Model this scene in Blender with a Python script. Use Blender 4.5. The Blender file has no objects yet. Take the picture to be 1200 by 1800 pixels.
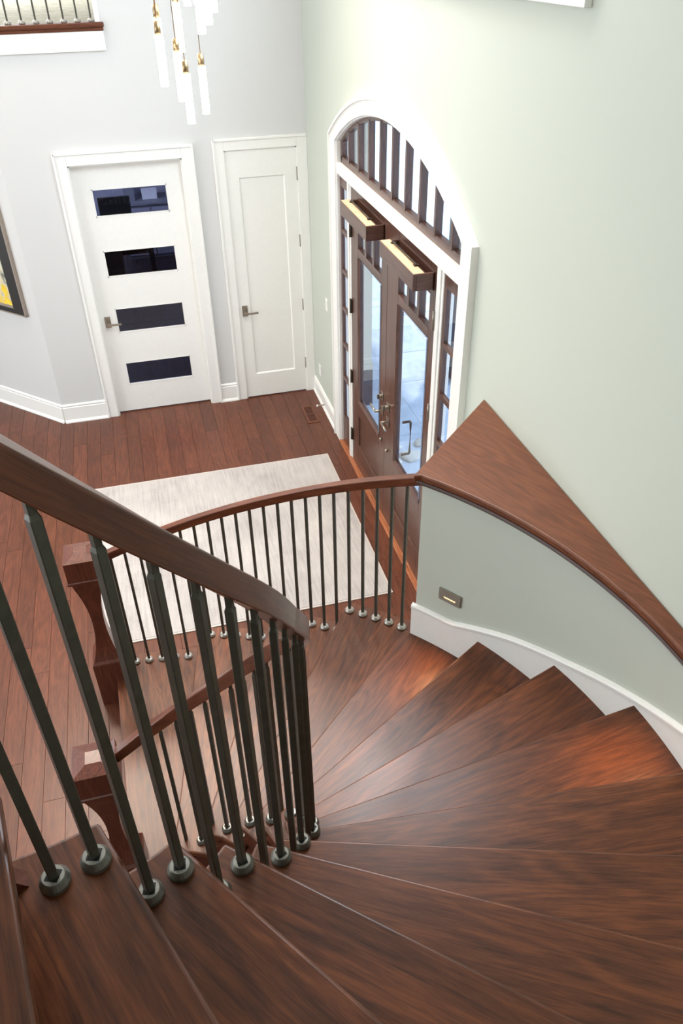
import bpy, math, random
from mathutils import Vector, Matrix
random.seed(7)
PI = math.pi
SC = bpy.context.scene
COL = SC.collection

# ------------------------------------------------------------------ camera
FPX = 1369.49
cd = bpy.data.cameras.new('camera')
cam = bpy.data.objects.new('camera', cd)
COL.objects.link(cam)
CAMLOC = Vector((-1.6241, -7.4473, 3.9613))
yaw, pitch, roll = 0.2481, 0.6373, -0.0185
fw = Vector((math.sin(yaw)*math.cos(pitch), math.cos(yaw)*math.cos(pitch), -math.sin(pitch)))
rt = Vector((math.cos(yaw), -math.sin(yaw), 0))
up = rt.cross(fw)
r2 = rt*math.cos(roll) + up*math.sin(roll)
u2 = -rt*math.sin(roll) + up*math.cos(roll)
M = Matrix(((r2.x, u2.x, -fw.x, CAMLOC.x), (r2.y, u2.y, -fw.y, CAMLOC.y), (r2.z, u2.z, -fw.z, CAMLOC.z), (0, 0, 0, 1)))
cam.matrix_world = M
cd.sensor_fit = 'VERTICAL'
cd.sensor_height = 36.0
cd.lens = FPX*36.0/1800.0
cd.clip_start = 0.02
cd.clip_end = 300
SC.camera = cam

# ------------------------------------------------------------------ exposure, world, lights
vs = SC.view_settings
vs.view_transform = 'Standard'
vs.look = 'None'
vs.exposure = 0.36
vs.gamma = 1.0
vs.use_curve_mapping = False

wd = bpy.data.worlds.new('world')
SC.world = wd
wd.use_nodes = True
wn = wd.node_tree.nodes
wl = wd.node_tree.links
bg = wn['Background']
tcw = wn.new('ShaderNodeTexCoord')
sep = wn.new('ShaderNodeSeparateXYZ')
rmp = wn.new('ShaderNodeValToRGB')
rmp.color_ramp.elements[0].position = 0.0
rmp.color_ramp.elements[0].color = (0.86, 0.93, 1.0, 1)
rmp.color_ramp.elements[1].position = 0.6
rmp.color_ramp.elements[1].color = (0.55, 0.75, 1.0, 1)
wl.new(tcw.outputs['Generated'], sep.inputs[0])
wl.new(sep.outputs['Z'], rmp.inputs[0])
wl.new(rmp.outputs[0], bg.inputs['Color'])
bg.inputs['Strength'].default_value = 2.6

sl = bpy.data.lights.new('sun', 'SUN')
sl.energy = 2.2
sl.angle = math.radians(3)
sl.color = (1, 0.96, 0.9)
so = bpy.data.objects.new('sun', sl)
COL.objects.link(so)
so.rotation_euler = Vector((0.35, 0.45, 1.0)).to_track_quat('Z', 'Y').to_euler()

def area(name, loc, target, sx, sy, energy, color):
    l = bpy.data.lights.new(name, 'AREA')
    l.shape = 'RECTANGLE'
    l.size, l.size_y = sx, sy
    l.energy = energy
    l.color = color
    o = bpy.data.objects.new(name, l)
    COL.objects.link(o)
    o.location = loc
    d = Vector(target) - Vector(loc)
    o.rotation_euler = d.to_track_quat('-Z', 'Y').to_euler()
    return o
# added cool area light, stands in for unseen windows left of the foyer
area('fill_light_left', (-6.8, -3.2, 2.6), (0, -3.2, 1.4), 6.5, 4.2, 225, (0.88, 0.95, 1.0))
# daylight from the upper hall windows behind the balcony
area('window_light_balcony', (-4.2, 4.4, 5.0), (-2.2, 1.5, 3.4), 3.0, 1.4, 200, (0.84, 0.91, 1.0))
# daylight from the upper window in the front wall
area('window_light_upper', (-0.15, -3.3, 4.75), (-2.6, -3.2, 2.6), 2.3, 1.4, 100, (0.95, 0.97, 1.0))
# daylight of the upper landing behind the photographer
area('window_light_landing', (-3.2, -9.6, 5.2), (-1.6, -4.2, 1.2), 3.2, 1.8, 90, (1.0, 0.985, 0.96))
area('fill_light_hall', (-5.2, 3.0, 1.7), (-3.4, -1.0, 0.6), 2.4, 1.8, 40, (0.84, 0.93, 1.0))  # added fill light brightening the floor from the hall, no window there

# recessed lamps in the high ceiling
la = area('ceiling_lamp_light', (-3.0, -1.0, 6.05), (-2.7, -3.2, 0), 1.3, 1.3, 85, (1.0, 0.86, 0.72))
la.data.spread = math.radians(95)
lb = area('ceiling_lamp_light', (-1.3, -1.3, 6.05), (-1.4, -4.2, 0.5), 1.1, 1.1, 70, (1.0, 0.86, 0.72))
lb.data.spread = math.radians(95)

# ------------------------------------------------------------------ material helpers
def S(r, g, b):
    f = lambda c: (c/255/12.92) if c/255 <= 0.04045 else ((c/255+0.055)/1.055)**2.4
    return (f(r), f(g), f(b), 1)

class NT:
    def __init__(s, name):
        s.m = bpy.data.materials.new(name)
        s.m.use_nodes = True
        s.n, s.l = s.m.node_tree.nodes, s.m.node_tree.links
        s.b = s.n['Principled BSDF']
    def node(s, t, **kw):
        n = s.n.new(t)
        for k, v in kw.items():
            setattr(n, k, v)
        return n
    def math(s, op, a, b=None, c=None):
        n = s.n.new('ShaderNodeMath')
        n.operation = op
        for i, v in enumerate((a, b, c)):
            if v is None:
                continue
            if isinstance(v, (int, float)):
                n.inputs[i].default_value = v
            else:
                s.l.new(v, n.inputs[i])
        return n.outputs[0]
    def noise(s, vec, scale, detail=3, rough=0.5, dist=0.0):
        n = s.n.new('ShaderNodeTexNoise')
        n.inputs['Scale'].default_value = scale
        n.inputs['Detail'].default_value = detail
        n.inputs['Roughness'].default_value = rough
        n.inputs['Distortion'].default_value = dist
        if vec is not None:
            s.l.new(vec, n.inputs['Vector'])
        return n.outputs['Fac']
    def mapping(s, vec, scale=(1, 1, 1), loc=(0, 0, 0)):
        n = s.n.new('ShaderNodeMapping')
        n.inputs['Scale'].default_value = scale
        n.inputs['Location'].default_value = loc
        s.l.new(vec, n.inputs['Vector'])
        return n.outputs[0]
    def ramp(s, fac, stops):
        n = s.n.new('ShaderNodeValToRGB')
        cr = n.color_ramp
        while len(cr.elements) < len(stops):
            cr.elements.new(0.5)
        for e, (p, c) in zip(cr.elements, stops):
            e.position, e.color = p, c
        s.l.new(fac, n.inputs[0])
        return n.outputs[0]
    def mix(s, fac, a, b, mode='MIX'):
        n = s.n.new('ShaderNodeMix')
        n.data_type = 'RGBA'
        n.blend_type = mode
        for i, v in ((0, fac), (6, a), (7, b)):
            if isinstance(v, (int, float)):
                n.inputs[i].default_value = v
            elif isinstance(v, tuple):
                n.inputs[i].default_value = v
            else:
                s.l.new(v, n.inputs[i])
        return n.outputs[2]
    def bump(s, h, strength, dist=0.002):
        n = s.n.new('ShaderNodeBump')
        n.inputs['Strength'].default_value = strength
        n.inputs['Distance'].default_value = dist
        s.l.new(h, n.inputs['Height'])
        s.l.new(n.outputs[0], s.b.inputs['Normal'])
    def set(s, **kw):
        for k, v in kw.items():
            s.b.inputs[k.replace('_', ' ')].default_value = v

def plain(name, col, rough=0.5, metal=0.0, var=0.03, nscale=30, bump=0.0, emit=None, estr=0, spec=0.5):
    t = NT(name)
    tc = t.node('ShaderNodeTexCoord')
    f = t.noise(tc.outputs['Object'], nscale, 3)
    lo = tuple(c*(1-var) for c in col[:3])+(1,)
    hi = tuple(min(1, c*(1+var)) for c in col[:3])+(1,)
    t.l.new(t.ramp(f, [(0.3, lo), (0.7, hi)]), t.b.inputs['Base Color'])
    t.set(Roughness=rough, Metallic=metal, Specular_IOR_Level=spec)
    if bump:
        t.bump(f, bump)
    if emit:
        t.b.inputs['Emission Color'].default_value = emit
        t.b.inputs['Emission Strength'].default_value = estr
    return t.m

def wood(name, dark, mid, light, rough=0.28, board=0.0, tintvar=0.25, grain=1.0, coat=0.3, bump=0.12):
    t = NT(name)
    at = t.node('ShaderNodeAttribute', attribute_name='grain')
    oi = t.node('ShaderNodeObjectInfo')
    rnd = t.math('MULTIPLY', oi.outputs['Random'], 37.0)
    va = t.node('ShaderNodeVectorMath', operation='ADD')
    t.l.new(at.outputs['Vector'], va.inputs[0])
    cx = t.node('ShaderNodeCombineXYZ')
    t.l.new(rnd, cx.inputs[0]); t.l.new(rnd, cx.inputs[2])
    if board:
        sp = t.node('ShaderNodeSeparateXYZ')
        t.l.new(at.outputs['Vector'], sp.inputs[0])
        yy = t.math('MULTIPLY_ADD', sp.outputs[1], 1.0/board, rnd)
        bi = t.math('FLOOR', yy)
        wn_ = t.node('ShaderNodeTexWhiteNoise', noise_dimensions='1D')
        t.l.new(bi, wn_.inputs['W'])
        off = t.math('MULTIPLY', wn_.outputs['Value'], 9.0)
        t.l.new(t.math('ADD', rnd, off), cx.inputs[1])
        tint = wn_.outputs['Value']
    else:
        tint = oi.outputs['Random']
    t.l.new(cx.outputs[0], va.inputs[1])
    v = va.outputs[0]
    g = grain
    a = t.noise(t.mapping(v, (3.2*g, 42*g, 42*g)), 1.5, 7, 0.72, 0.35)
    b = t.noise(t.mapping(v, (1.0*g, 6*g, 6*g)), 1.0, 2, 0.45, 0.5)
    rings = t.math('SINE', t.math('MULTIPLY', b, 75.0))
    pores = t.noise(t.mapping(v, (16*g, 240*g, 240*g)), 1.0, 2, 0.6)
    f = t.math('MULTIPLY_ADD', rings, 0.075, a)
    f = t.math('MULTIPLY_ADD', t.math('SUBTRACT', pores, 0.5), 0.45, f)
    c = t.ramp(f, [(0.2, dark), (0.5, mid), (0.84, light)])
    k = t.math('MULTIPLY_ADD', t.math('SUBTRACT', tint, 0.5), tintvar*2, 1.0)
    vm = t.node('ShaderNodeVectorMath', operation='SCALE')
    t.l.new(c, vm.inputs[0]); t.l.new(k, vm.inputs['Scale'])
    t.l.new(vm.outputs[0], t.b.inputs['Base Color'])
    rr = t.math('MULTIPLY_ADD', pores, 0.12, rough-0.06)
    t.l.new(rr, t.b.inputs['Roughness'])
    t.set(Coat_Weight=coat, Coat_Roughness=0.22, Specular_IOR_Level=0.42)
    t.bump(t.math('ADD', pores, a), bump, 0.0006)
    return t.m

M_TREAD = wood('stair_walnut', S(54, 28, 15), S(92, 50, 28), S(126, 72, 40), rough=0.33, board=0.115, tintvar=0.22, coat=0.0)
M_RAIL = wood('rail_wood', S(60, 31, 18), S(94, 50, 30), S(116, 66, 42), rough=0.3, tintvar=0.03, coat=0.2)
M_CAP = wood('cap_wood', S(80, 42, 24), S(104, 58, 34), S(126, 74, 44), rough=0.42, tintvar=0.05, coat=0.0)
M_NEWEL = wood('newel_wood', S(60, 30, 21), S(90, 46, 32), S(112, 62, 44), rough=0.32, tintvar=0.05, coat=0.2)
M_EDGE = wood('ledge_edge_wood', S(48, 27, 20), S(66, 38, 28), S(82, 50, 37), rough=0.4, tintvar=0.02, coat=0)
M_FLOOR = wood('floor_wood', S(66, 35, 24), S(92, 50, 33), S(116, 66, 44), rough=0.34, tintvar=0.17, coat=0.0)
M_GAP = plain('floor_gap', S(62, 32, 25), 0.6)
M_DOORW = wood('front_door_wood', S(58, 38, 31), S(86, 58, 48), S(108, 76, 64), rough=0.33, tintvar=0.05)
M_THRESH = wood('threshold_wood', S(120, 66, 40), S(160, 96, 62), S(190, 124, 84), rough=0.35, tintvar=0.03)
M_TAN = wood('box_top_wood', S(196, 156, 122), S(222, 184, 148), S(235, 200, 165), rough=0.5, tintvar=0.02, coat=0)
def wallmat(name, col):
    t = NT(name)
    tc = t.node('ShaderNodeTexCoord')
    f = t.noise(tc.outputs['Object'], 260, 2)
    t.b.inputs['Base Color'].default_value = col
    t.set(Roughness=0.62, Specular_IOR_Level=0.3)
    t.bump(f, 0.12, 0.0012)
    return t.m
M_WALL = wallmat('wall_paint', S(211, 211, 209))
M_WALLG = wallmat('wall_paint_green', S(197, 203, 191))
M_WHITE = plain('trim_white', S(240, 239, 234), 0.35, var=0.01)
M_CEIL = plain('ceiling_white', S(240, 239, 236), 0.8, var=0.01)
M_IRON = plain('wrought_iron', S(74, 73, 64), 0.42, 0.35, var=0.12, nscale=60, bump=0.05)
M_SHOE = plain('iron_shoe', S(100, 98, 90), 0.35, 0.5, var=0.15, nscale=90)
M_SHOE2 = plain('shoe_light', S(176, 172, 164), 0.28, 0.6, var=0.05)
M_SHOE3 = plain('shoe_top_metal', S(150, 150, 142), 0.35, 0.4, var=0.08, nscale=120)
M_SLOT = plain('shoe_slot', S(28, 28, 27), 0.5, 0.3)
M_NICKEL = plain('satin_nickel', S(158, 150, 138), 0.3, 0.8, var=0.05)
M_BRASS = plain('brushed_brass', S(160, 138, 104), 0.35, 0.9, var=0.05)
M_DARKM = plain('dark_bronze', S(70, 62, 54), 0.4, 0.7)
M_TUBE = plain('lit_acrylic', (1, 1, 1, 1), 0.2, emit=(1, 0.94, 0.84, 1), estr=5.0)
M_GLOW = plain('step_light_glow', (1, 0.8, 0.5, 1), 0.4, emit=(1, 0.66, 0.3, 1), estr=1.6)
M_PLATEM = plain('bronze_plate', S(150, 145, 132), 0.4, 0.35, var=0.06)
M_FRAME = plain('frame_black', S(40, 38, 36), 0.45)
M_FRAMEE = plain('frame_edge', S(150, 138, 126), 0.5)
M_OFFICE = plain('office_paint', S(150, 152, 170), 0.7)
M_BLACK = plain('desk_black', S(18, 18, 20), 0.35)
M_GREY = plain('office_grey', S(120, 124, 136), 0.5)
M_PAPER = plain('paper_white', S(225, 228, 235), 0.7)
M_OFLOOR = wood('office_floor_wood', S(34, 26, 28), S(52, 42, 44), S(72, 60, 62), rough=0.6, tintvar=0.2)
M_STUCCO = plain('stucco', S(196, 190, 176), 0.85, var=0.05, nscale=50, bump=0.3)
M_STONEB = plain('dark_stone', S(78, 74, 80), 0.7, var=0.2, nscale=14, bump=0.3)
M_CONC = plain('concrete', S(196, 200, 205), 0.8, var=0.06, nscale=4, bump=0.2)
M_GROUT = plain('grout', S(228, 232, 238), 0.8)
M_LAWN = plain('lawn', S(98, 120, 70), 0.9, var=0.3, nscale=40, bump=0.5)
M_LEAF = plain('leaf', S(92, 120, 66), 0.7, var=0.3, nscale=20)
M_BARK = plain('bark', S(92, 78, 66), 0.9, var=0.3, nscale=20, bump=0.5)

def slate_mat():
    t = NT('slate')
    tc = t.node('ShaderNodeTexCoord')
    oi = t.node('ShaderNodeObjectInfo')
    f = t.noise(tc.outputs['Object'], 3.5, 6, 0.65, 0.8)
    c = t.ramp(f, [(0.3, S(172, 186, 206)), (0.55, S(198, 210, 226)), (0.75, S(216, 224, 234))])
    k = t.math('MULTIPLY_ADD', oi.outputs['Random'], 0.25, 0.87)
    vm = t.node('ShaderNodeVectorMath', operation='SCALE')
    t.l.new(c, vm.inputs[0]); t.l.new(k, vm.inputs['Scale'])
    t.l.new(vm.outputs[0], t.b.inputs['Base Color'])
    t.set(Roughness=0.55)
    t.bump(f, 0.3, 0.004)
    return t.m
M_SLATE = slate_mat()
M_STONE = plain('pale_stone', S(205, 205, 200), 0.75, var=0.12, nscale=9, bump=0.3)

def rug_mat():
    t = NT('rug_pile')
    tc = t.node('ShaderNodeTexCoord')
    a = t.noise(t.mapping(tc.outputs['Object'], (60, 3.0, 1)), 1.0, 4, 0.7)
    b = t.noise(tc.outputs['Object'], 2.2, 4, 0.6, 0.5)
    c2 = t.noise(t.mapping(tc.outputs['Object'], (240, 90, 1)), 1.0, 2)
    f = t.math('MULTIPLY_ADD', b, 0.5, t.math('MULTIPLY', a, 0.5))
    f = t.math('MULTIPLY_ADD', t.math('SUBTRACT', c2, 0.5), 0.3, f)
    col = t.ramp(f, [(0.32, S(144, 137, 134)), (0.5, S(172, 166, 162)), (0.7, S(194, 188, 182))])
    t.l.new(col, t.b.inputs['Base Color'])
    t.set(Roughness=0.85, Sheen_Weight=0.3)
    t.bump(t.math('ADD', c2, a), 0.4, 0.003)
    return t.m
M_RUG = rug_mat()
M_RUGB = plain('rug_binding', S(190, 182, 174), 0.9)

def carpet_mat():
    t = NT('carpet')
    tc = t.node('ShaderNodeTexCoord')
    f = t.noise(tc.outputs['Object'], 9, 5, 0.7, 1.2)
    t.l.new(t.ramp(f, [(0.3, S(146, 138, 116)), (0.7, S(190, 182, 162))]), t.b.inputs['Base Color'])
    t.set(Roughness=0.95)
    t.bump(t.noise(tc.outputs['Object'], 300, 2), 0.5, 0.004)
    return t.m
M_CARPET = carpet_mat()

def paint_mat():
    t = NT('abstract_painting')
    tc = t.node('ShaderNodeTexCoord')
    f = t.noise(tc.outputs['Object'], 5, 5, 0.6, 1.6)
    g = t.noise(t.mapping(tc.outputs['Object'], (1, 1, 1), (4, 2, 7)), 9, 4, 0.6, 0.8)
    c = t.ramp(f, [(0.35, S(120, 118, 100)), (0.45, S(212, 208, 190)), (0.53, S(236, 198, 40)), (0.62, S(250, 224, 90))])
    sp = t.node('ShaderNodeSeparateXYZ')
    t.l.new(tc.outputs['Object'], sp.inputs[0])
    up_ = t.math('MULTIPLY', t.math('SUBTRACT', sp.outputs[2], 1.55), 4.0)
    n = t.math('ADD', up_, t.math('MULTIPLY', g, 0.6))
    cl = t.node('ShaderNodeClamp'); t.l.new(n, cl.inputs[0])
    t.l.new(t.mix(cl.outputs[0], c, S(196, 214, 186)), t.b.inputs['Base Color'])
    t.set(Roughness=0.5)
    return t.m
M_PAINT = paint_mat()

def glass(name, tint=(1, 1, 1, 1), reflect=1.0, shade=1.0):
    t = NT(name)
    out = t.n['Material Output']
    tr = t.node('ShaderNodeBsdfTransparent')
    tr.inputs[0].default_value = (tint[0]*shade, tint[1]*shade, tint[2]*shade, 1)
    gl = t.node('ShaderNodeBsdfGlossy')
    gl.inputs['Roughness'].default_value = 0.01
    fr = t.node('ShaderNodeFresnel')
    fr.inputs[0].default_value = 1.5
    mx = t.node('ShaderNodeMixShader')
    ge = t.node('ShaderNodeNewGeometry')
    front = t.math('SUBTRACT', 1.0, ge.outputs['Backfacing'])
    t.l.new(t.math('MULTIPLY', t.math('MULTIPLY', fr.outputs[0], reflect), front), mx.inputs[0])
    t.l.new(tr.outputs[0], mx.inputs[1]); t.l.new(gl.outputs[0], mx.inputs[2])
    t.l.new(mx.outputs[0], out.inputs['Surface'])
    t.n.remove(t.b)
    return t.m
M_GLASS = glass('clear_glass', (0.93, 0.96, 1.0, 1))
M_GLASSD = glass('office_glass', (0.62, 0.64, 0.74, 1), 0.6)

# ------------------------------------------------------------------ geometry helpers
class MB:
    def __init__(s):
        s.v, s.f, s.g, s.sm = [], [], [], []
    def add(s, vs_, fs, grain=None, smooth=False):
        o = len(s.v)
        s.v += [tuple(x) for x in vs_]
        s.g += [tuple(x) for x in (grain if grain is not None else [None]*len(vs_))] if grain is not None else [None]*len(vs_)
        for f in fs:
            s.f.append(tuple(i+o for i in f)); s.sm.append(smooth)
        return s
    def box(s, x0, x1, y0, y1, z0, z1):
        v = [(x, y, z) for x in (x0, x1) for y in (y0, y1) for z in (z0, z1)]
        f = [(0, 1, 3, 2), (4, 6, 7, 5), (0, 4, 5, 1), (2, 3, 7, 6), (0, 2, 6, 4), (1, 5, 7, 3)]
        return s.add(v, f)
    def obox(s, c, ax, ay, az):       # centre and three half-vectors
        c, ax, ay, az = map(Vector, (c, ax, ay, az))
        v = [c+ax*i+ay*j+az*k for i in (-1, 1) for j in (-1, 1) for k in (-1, 1)]
        f = [(0, 1, 3, 2), (4, 6, 7, 5), (0, 4, 5, 1), (2, 3, 7, 6), (0, 2, 6, 4), (1, 5, 7, 3)]
        return s.add(v, f)
    def prism(s, poly, z0, z1, smooth=False):
        n = len(poly)
        v = [(x, y, z0) for x, y in poly]+[(x, y, z1) for x, y in poly]
        s.add(v, [tuple(range(n-1, -1, -1)), tuple(range(n, 2*n))])
        o = len(s.v)-2*n
        for i in range(n):
            j = (i+1) % n
            s.f.append((o+i, o+j, o+n+j, o+n+i)); s.sm.append(smooth)
        return s
    def tube(s, pts, r, n=8, cap=True):
        pts = [Vector(p) for p in pts]
        rs = r if isinstance(r, (list, tuple)) else [r]*len(pts)
        v = []
        for i, p in enumerate(pts):
            t = (pts[min(i+1, len(pts)-1)]-pts[max(i-1, 0)]).normalized()
            a = t.cross(Vector((0, 0, 1)))
            if a.length < 1e-3:
                a = Vector((1, 0, 0))
            a.normalize(); b = t.cross(a)
            v += [p+(a*math.cos(2*PI*k/n)+b*math.sin(2*PI*k/n))*rs[i] for k in range(n)]
        f = []
        for i in range(len(pts)-1):
            for k in range(n):
                k2 = (k+1) % n
                f.append((i*n+k, i*n+k2, (i+1)*n+k2, (i+1)*n+k))
        s.add(v, f, smooth=True)
        if cap:
            o = len(s.v)-len(v)
            s.f.append(tuple(o+k for k in range(n-1, -1, -1))); s.sm.append(False)
            s.f.append(tuple(o+(len(pts)-1)*n+k for k in range(n))); s.sm.append(False)
        return s
    def lathe(s, prof, c=(0, 0, 0), n=24):
        v = []
        for r, z in prof:
            v += [(c[0]+r*math.cos(2*PI*k/n), c[1]+r*math.sin(2*PI*k/n), c[2]+z) for k in range(n)]
        f = []
        for i in range(len(prof)-1):
            for k in range(n):
                k2 = (k+1) % n
                f.append((i*n+k, i*n+k2, (i+1)*n+k2, (i+1)*n+k))
        f.append(tuple(range(n-1, -1, -1)))
        f.append(tuple((len(prof)-1)*n+k for k in range(n)))
        return s.add(v, f, smooth=False)
    def sweep(s, frames, sec, closed_ends=True):
        # frames: (point, N, B, dist); sec: list of (n, b)
        n = len(sec); v = []; g = []
        per = [0]
        for i in range(1, n):
            per.append(per[-1]+math.hypot(sec[i][0]-sec[i-1][0], sec[i][1]-sec[i-1][1]))
        for p, N, B, d in frames:
            for i, (a, b) in enumerate(sec):
                v.append(p+N*a+B*b); g.append((d, per[i], 0.3*a))
        f = []
        m = len(frames)
        for i in range(m-1):
            for k in range(n):
                k2 = (k+1) % n
                f.append((i*n+k, i*n+k2, (i+1)*n+k2, (i+1)*n+k))
        s.add(v, f, grain=g, smooth=False)
        o = len(s.v)-len(v)
        s.f.append(tuple(o+k for k in range(n-1, -1, -1))); s.sm.append(False)
        s.f.append(tuple(o+(m-1)*n+k for k in range(n))); s.sm.append(False)
        return s
    def mesh(s, name, mat, axis='x', off=(0, 0, 0)):
        me = bpy.data.meshes.new(name)
        ox, oy, oz = off
        me.from_pydata([(x-ox, y-oy, z-oz) for x, y, z in s.v], [], s.f)
        me.polygons.foreach_set('use_smooth', s.sm)
        at = me.attributes.new('grain', 'FLOAT_VECTOR', 'POINT')
        pm = {'x': (0, 1, 2), 'y': (1, 0, 2), 'z': (2, 0, 1)}[axis]
        buf = []
        for p, g in zip(s.v, s.g):
            if g is None:
                g = (p[pm[0]], p[pm[1]]+0.37*p[pm[2]], p[pm[2]])
            buf += list(g)
        at.data.foreach_set('vector', buf)
        if mat:
            me.materials.append(mat)
        me.update()
        return me

def link(o, parent=None):
    COL.objects.link(o)
    if parent is not None:
        o.parent = parent
    return o
def wpos(o):
    p = Vector((0, 0, 0))
    while o is not None:
        p += Vector(o.location); o = o.parent
    return p
def build(mb, name, mat, parent=None, bevel=0.0, seg=2, axis='x', pivot=None):
    """links one mesh object; vertices of mb are world coordinates. pivot: where its own origin goes"""
    base = wpos(parent) if parent is not None else Vector((0, 0, 0))
    pv = Vector(pivot) if pivot is not None else base
    me = mb.mesh(name, mat, axis, tuple(pv))
    o = bpy.data.objects.new(name, me)
    o.location = pv-base
    link(o, parent)
    if bevel:
        b = o.modifiers.new('bevel', 'BEVEL')
        b.width = bevel; b.segments = seg; b.limit_method = 'ANGLE'; b.angle_limit = math.radians(40)
    return o
def tag(o, label=None, cat=None, group=None, kind=None):
    if label: o['label'] = label
    if cat: o['category'] = cat
    if group: o['group'] = group
    if kind: o['kind'] = kind
    return o
def empty(name, loc, label=None, cat=None, group=None, kind=None):
    o = bpy.data.objects.new(name, None)
    o.empty_display_size = 0.1
    o.location = loc
    link(o)
    return tag(o, label, cat, group, kind)
def box(name, mat, dims, parent=None, bevel=0.0, axis='x'):
    return build(MB().box(*dims), name, mat, parent, bevel, axis=axis, pivot=((dims[0]+dims[1])/2, (dims[2]+dims[3])/2, dims[4]))
def interp(tab, x):
    tab = sorted(tab)
    if x <= tab[0][0]: return tab[0][1]+(tab[1][1]-tab[0][1])/(tab[1][0]-tab[0][0])*(x-tab[0][0])
    for (a, va), (b, vb) in zip(tab, tab[1:]):
        if x <= b: return va+(vb-va)*(x-a)/(b-a)
    (a, va), (b, vb) = tab[-2:]
    return vb+(vb-va)/(b-a)*(x-b)

# ------------------------------------------------------------------ stair geometry constants
CX, CY = -2.096, -6.032
H = 0.1925
A0, DA = 90.86, 12.081
RW = 2.069
def ang(k): return A0-DA*(k-1)
def P(r, a, z=0): return Vector((CX+r*math.cos(math.radians(a)), CY+r*math.sin(math.radians(a)), z))
EDGE = [(102, .83), (90, .82), (73, .815), (60, .80), (50, .775), (40, .745), (27, .71), (10, .66), (-6, .625), (-30, .597), (-54, .592), (-80, .574), (-105, .57)]
RIN = [(90, .90), (80, .893), (70, .878), (59.4, .851), (48.8, .819), (37.7, .79), (27.4, .781), (16.5, .755), (5, .725), (-6.5, .702), (-18.9, .679), (-32, .673), (-44.5, .663), (-57, .658), (-75, .654), (-105, .65)]
def rout_b(a): return 2.24+max(0, a-56)*0.065/34
def redge_o(a, k): return rout_b(a)+0.075 if k <= 4 else RW-0.006
ZO = [(91.5, 1.045), (89.4, 1.073), (87.2, 1.112), (59.9, 1.54), (57.8, 1.578), (53.7, 1.64), (45.3, 1.765), (40, 1.85)]
ZI = [(90, 1.03), (88, 1.05), (72.5, 1.275), (64.6, 1.41), (50, 1.66), (41.5, 1.82), (30, 2.02), (10, 2.33), (-7.6, 2.59), (-18.9, 2.76), (-32.2, 2.965), (-44.5, 3.145), (-57.3, 3.335), (-63.3, 3.425), (-75.2, 3.60), (-105, 4.05)]

# ------------------------------------------------------------------ floor and walls
fl = tag(build(MB().box(-7.2, 0.02, -12.2, 0.1, -0.16, -0.012).box(-7.2, -2.2, 0.1, 4.6, -0.16, -0.012), 'floor', M_GAP),
         'dark reddish-brown hardwood plank floor of the foyer', 'floor', kind='structure')
PW = 0.127
def plank(x, y0, y1, par, mat, z0=-0.012, z1=0.0, w=PW, xa=None):
    e = 0.0006
    m = MB()
    xs0, xs1, ya, yb = x+e, x+w-e, y0+e, y1-e
    c = 0.001
    v = [(xs0, ya, z0), (xs1, ya, z0), (xs1, yb, z0), (xs0, yb, z0), (xs0, ya, z1-c), (xs1, ya, z1-c), (xs1, yb, z1-c), (xs0, yb, z1-c),
         (xs0+c, ya+c, z1), (xs1-c, ya+c, z1), (xs1-c, yb-c, z1), (xs0+c, yb-c, z1)]
    f = [(3, 2, 1, 0), (0, 1, 5, 4), (1, 2, 6, 5), (2, 3, 7, 6), (3, 0, 4, 7), (4, 5, 9, 8), (5, 6, 10, 9), (6, 7, 11, 10), (7, 4, 8, 11), (8, 9, 10, 11)]
    m.add(v, f)
    return build(m, 'plank', mat, par, axis='y', pivot=((x+w/2), (y0+y1)/2, z1))
ncol = 27
nplank = 0
for i in range(ncol):
    x = -PW*(i+1)
    yend = 0.06 if x > -2.6 else min(1.0, -(x+2.62)*1.05)
    y = yend
    first = True
    ylim = -5.6
    while y > ylim:
        L = random.uniform(0.9, 2.1)
        if first: L *= random.uniform(0.35, 1)
        first = False
        y1 = max(y-L, ylim)
        if y1-ylim < 0.3: y1 = ylim
        plank(x, y1, y, fl, M_FLOOR)
        nplank += 1
        y = y1
# the rest of the boards, out of the photograph
rest = MB()
x = -PW*ncol
while x > -7.1:
    y = 1.6
    while y > -9:
        y1 = y-random.uniform(1.2, 2.2)
        rest.box(x-PW+.001, x-.001, y1+.001, y-.001, -0.012, 0)
        y = y1
    x -= PW
tag(build(rest, 'floor_boards', M_FLOOR, fl, axis='y'), kind='stuff')

# right (front) wall with the arched opening and the upper window
yL, yR, zS = -1.12, -3.73, 2.69
def arc(yc, hw, z0, rise, y):
    R = (hw*hw+rise*rise)/(2*rise)
    return z0+rise-(R-math.sqrt(max(0, R*R-(y-yc)**2)))
YC = (yL+yR)/2; HW = (yL-yR)/2
wr = MB()
T = 0.09
wr.box(0, T, yL, 0.2, -0.16, 3.87)
wr.box(0, T, -12.2, yR, -0.16, 3.87)
NA = 36
for i in range(NA):
    a, b = yR+(yL-yR)*i/NA, yR+(yL-yR)*(i+1)/NA
    za, zb = arc(YC, HW, zS, .35, a), arc(YC, HW, zS, .35, b)
    wr.add([(0, a, za), (0, b, zb), (0, b, 3.87), (0, a, 3.87), (T, a, za), (T, b, zb), (T, b, 3.87), (T, a, 3.87)],
           [(0, 3, 2, 1), (4, 5, 6, 7), (0, 1, 5, 4)])
wr.box(0, T, -1.2, 0.2, 3.87, 6.1)
wr.box(0, T, -12.2, -4.5, 3.87, 6.1)
wr.box(0, T, -4.5, -1.2, 5.6, 6.1)
tag(build(wr, 'wall_right', M_WALLG), 'tall pale green-grey wall with the arched front entrance', 'wall', kind='structure')

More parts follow.
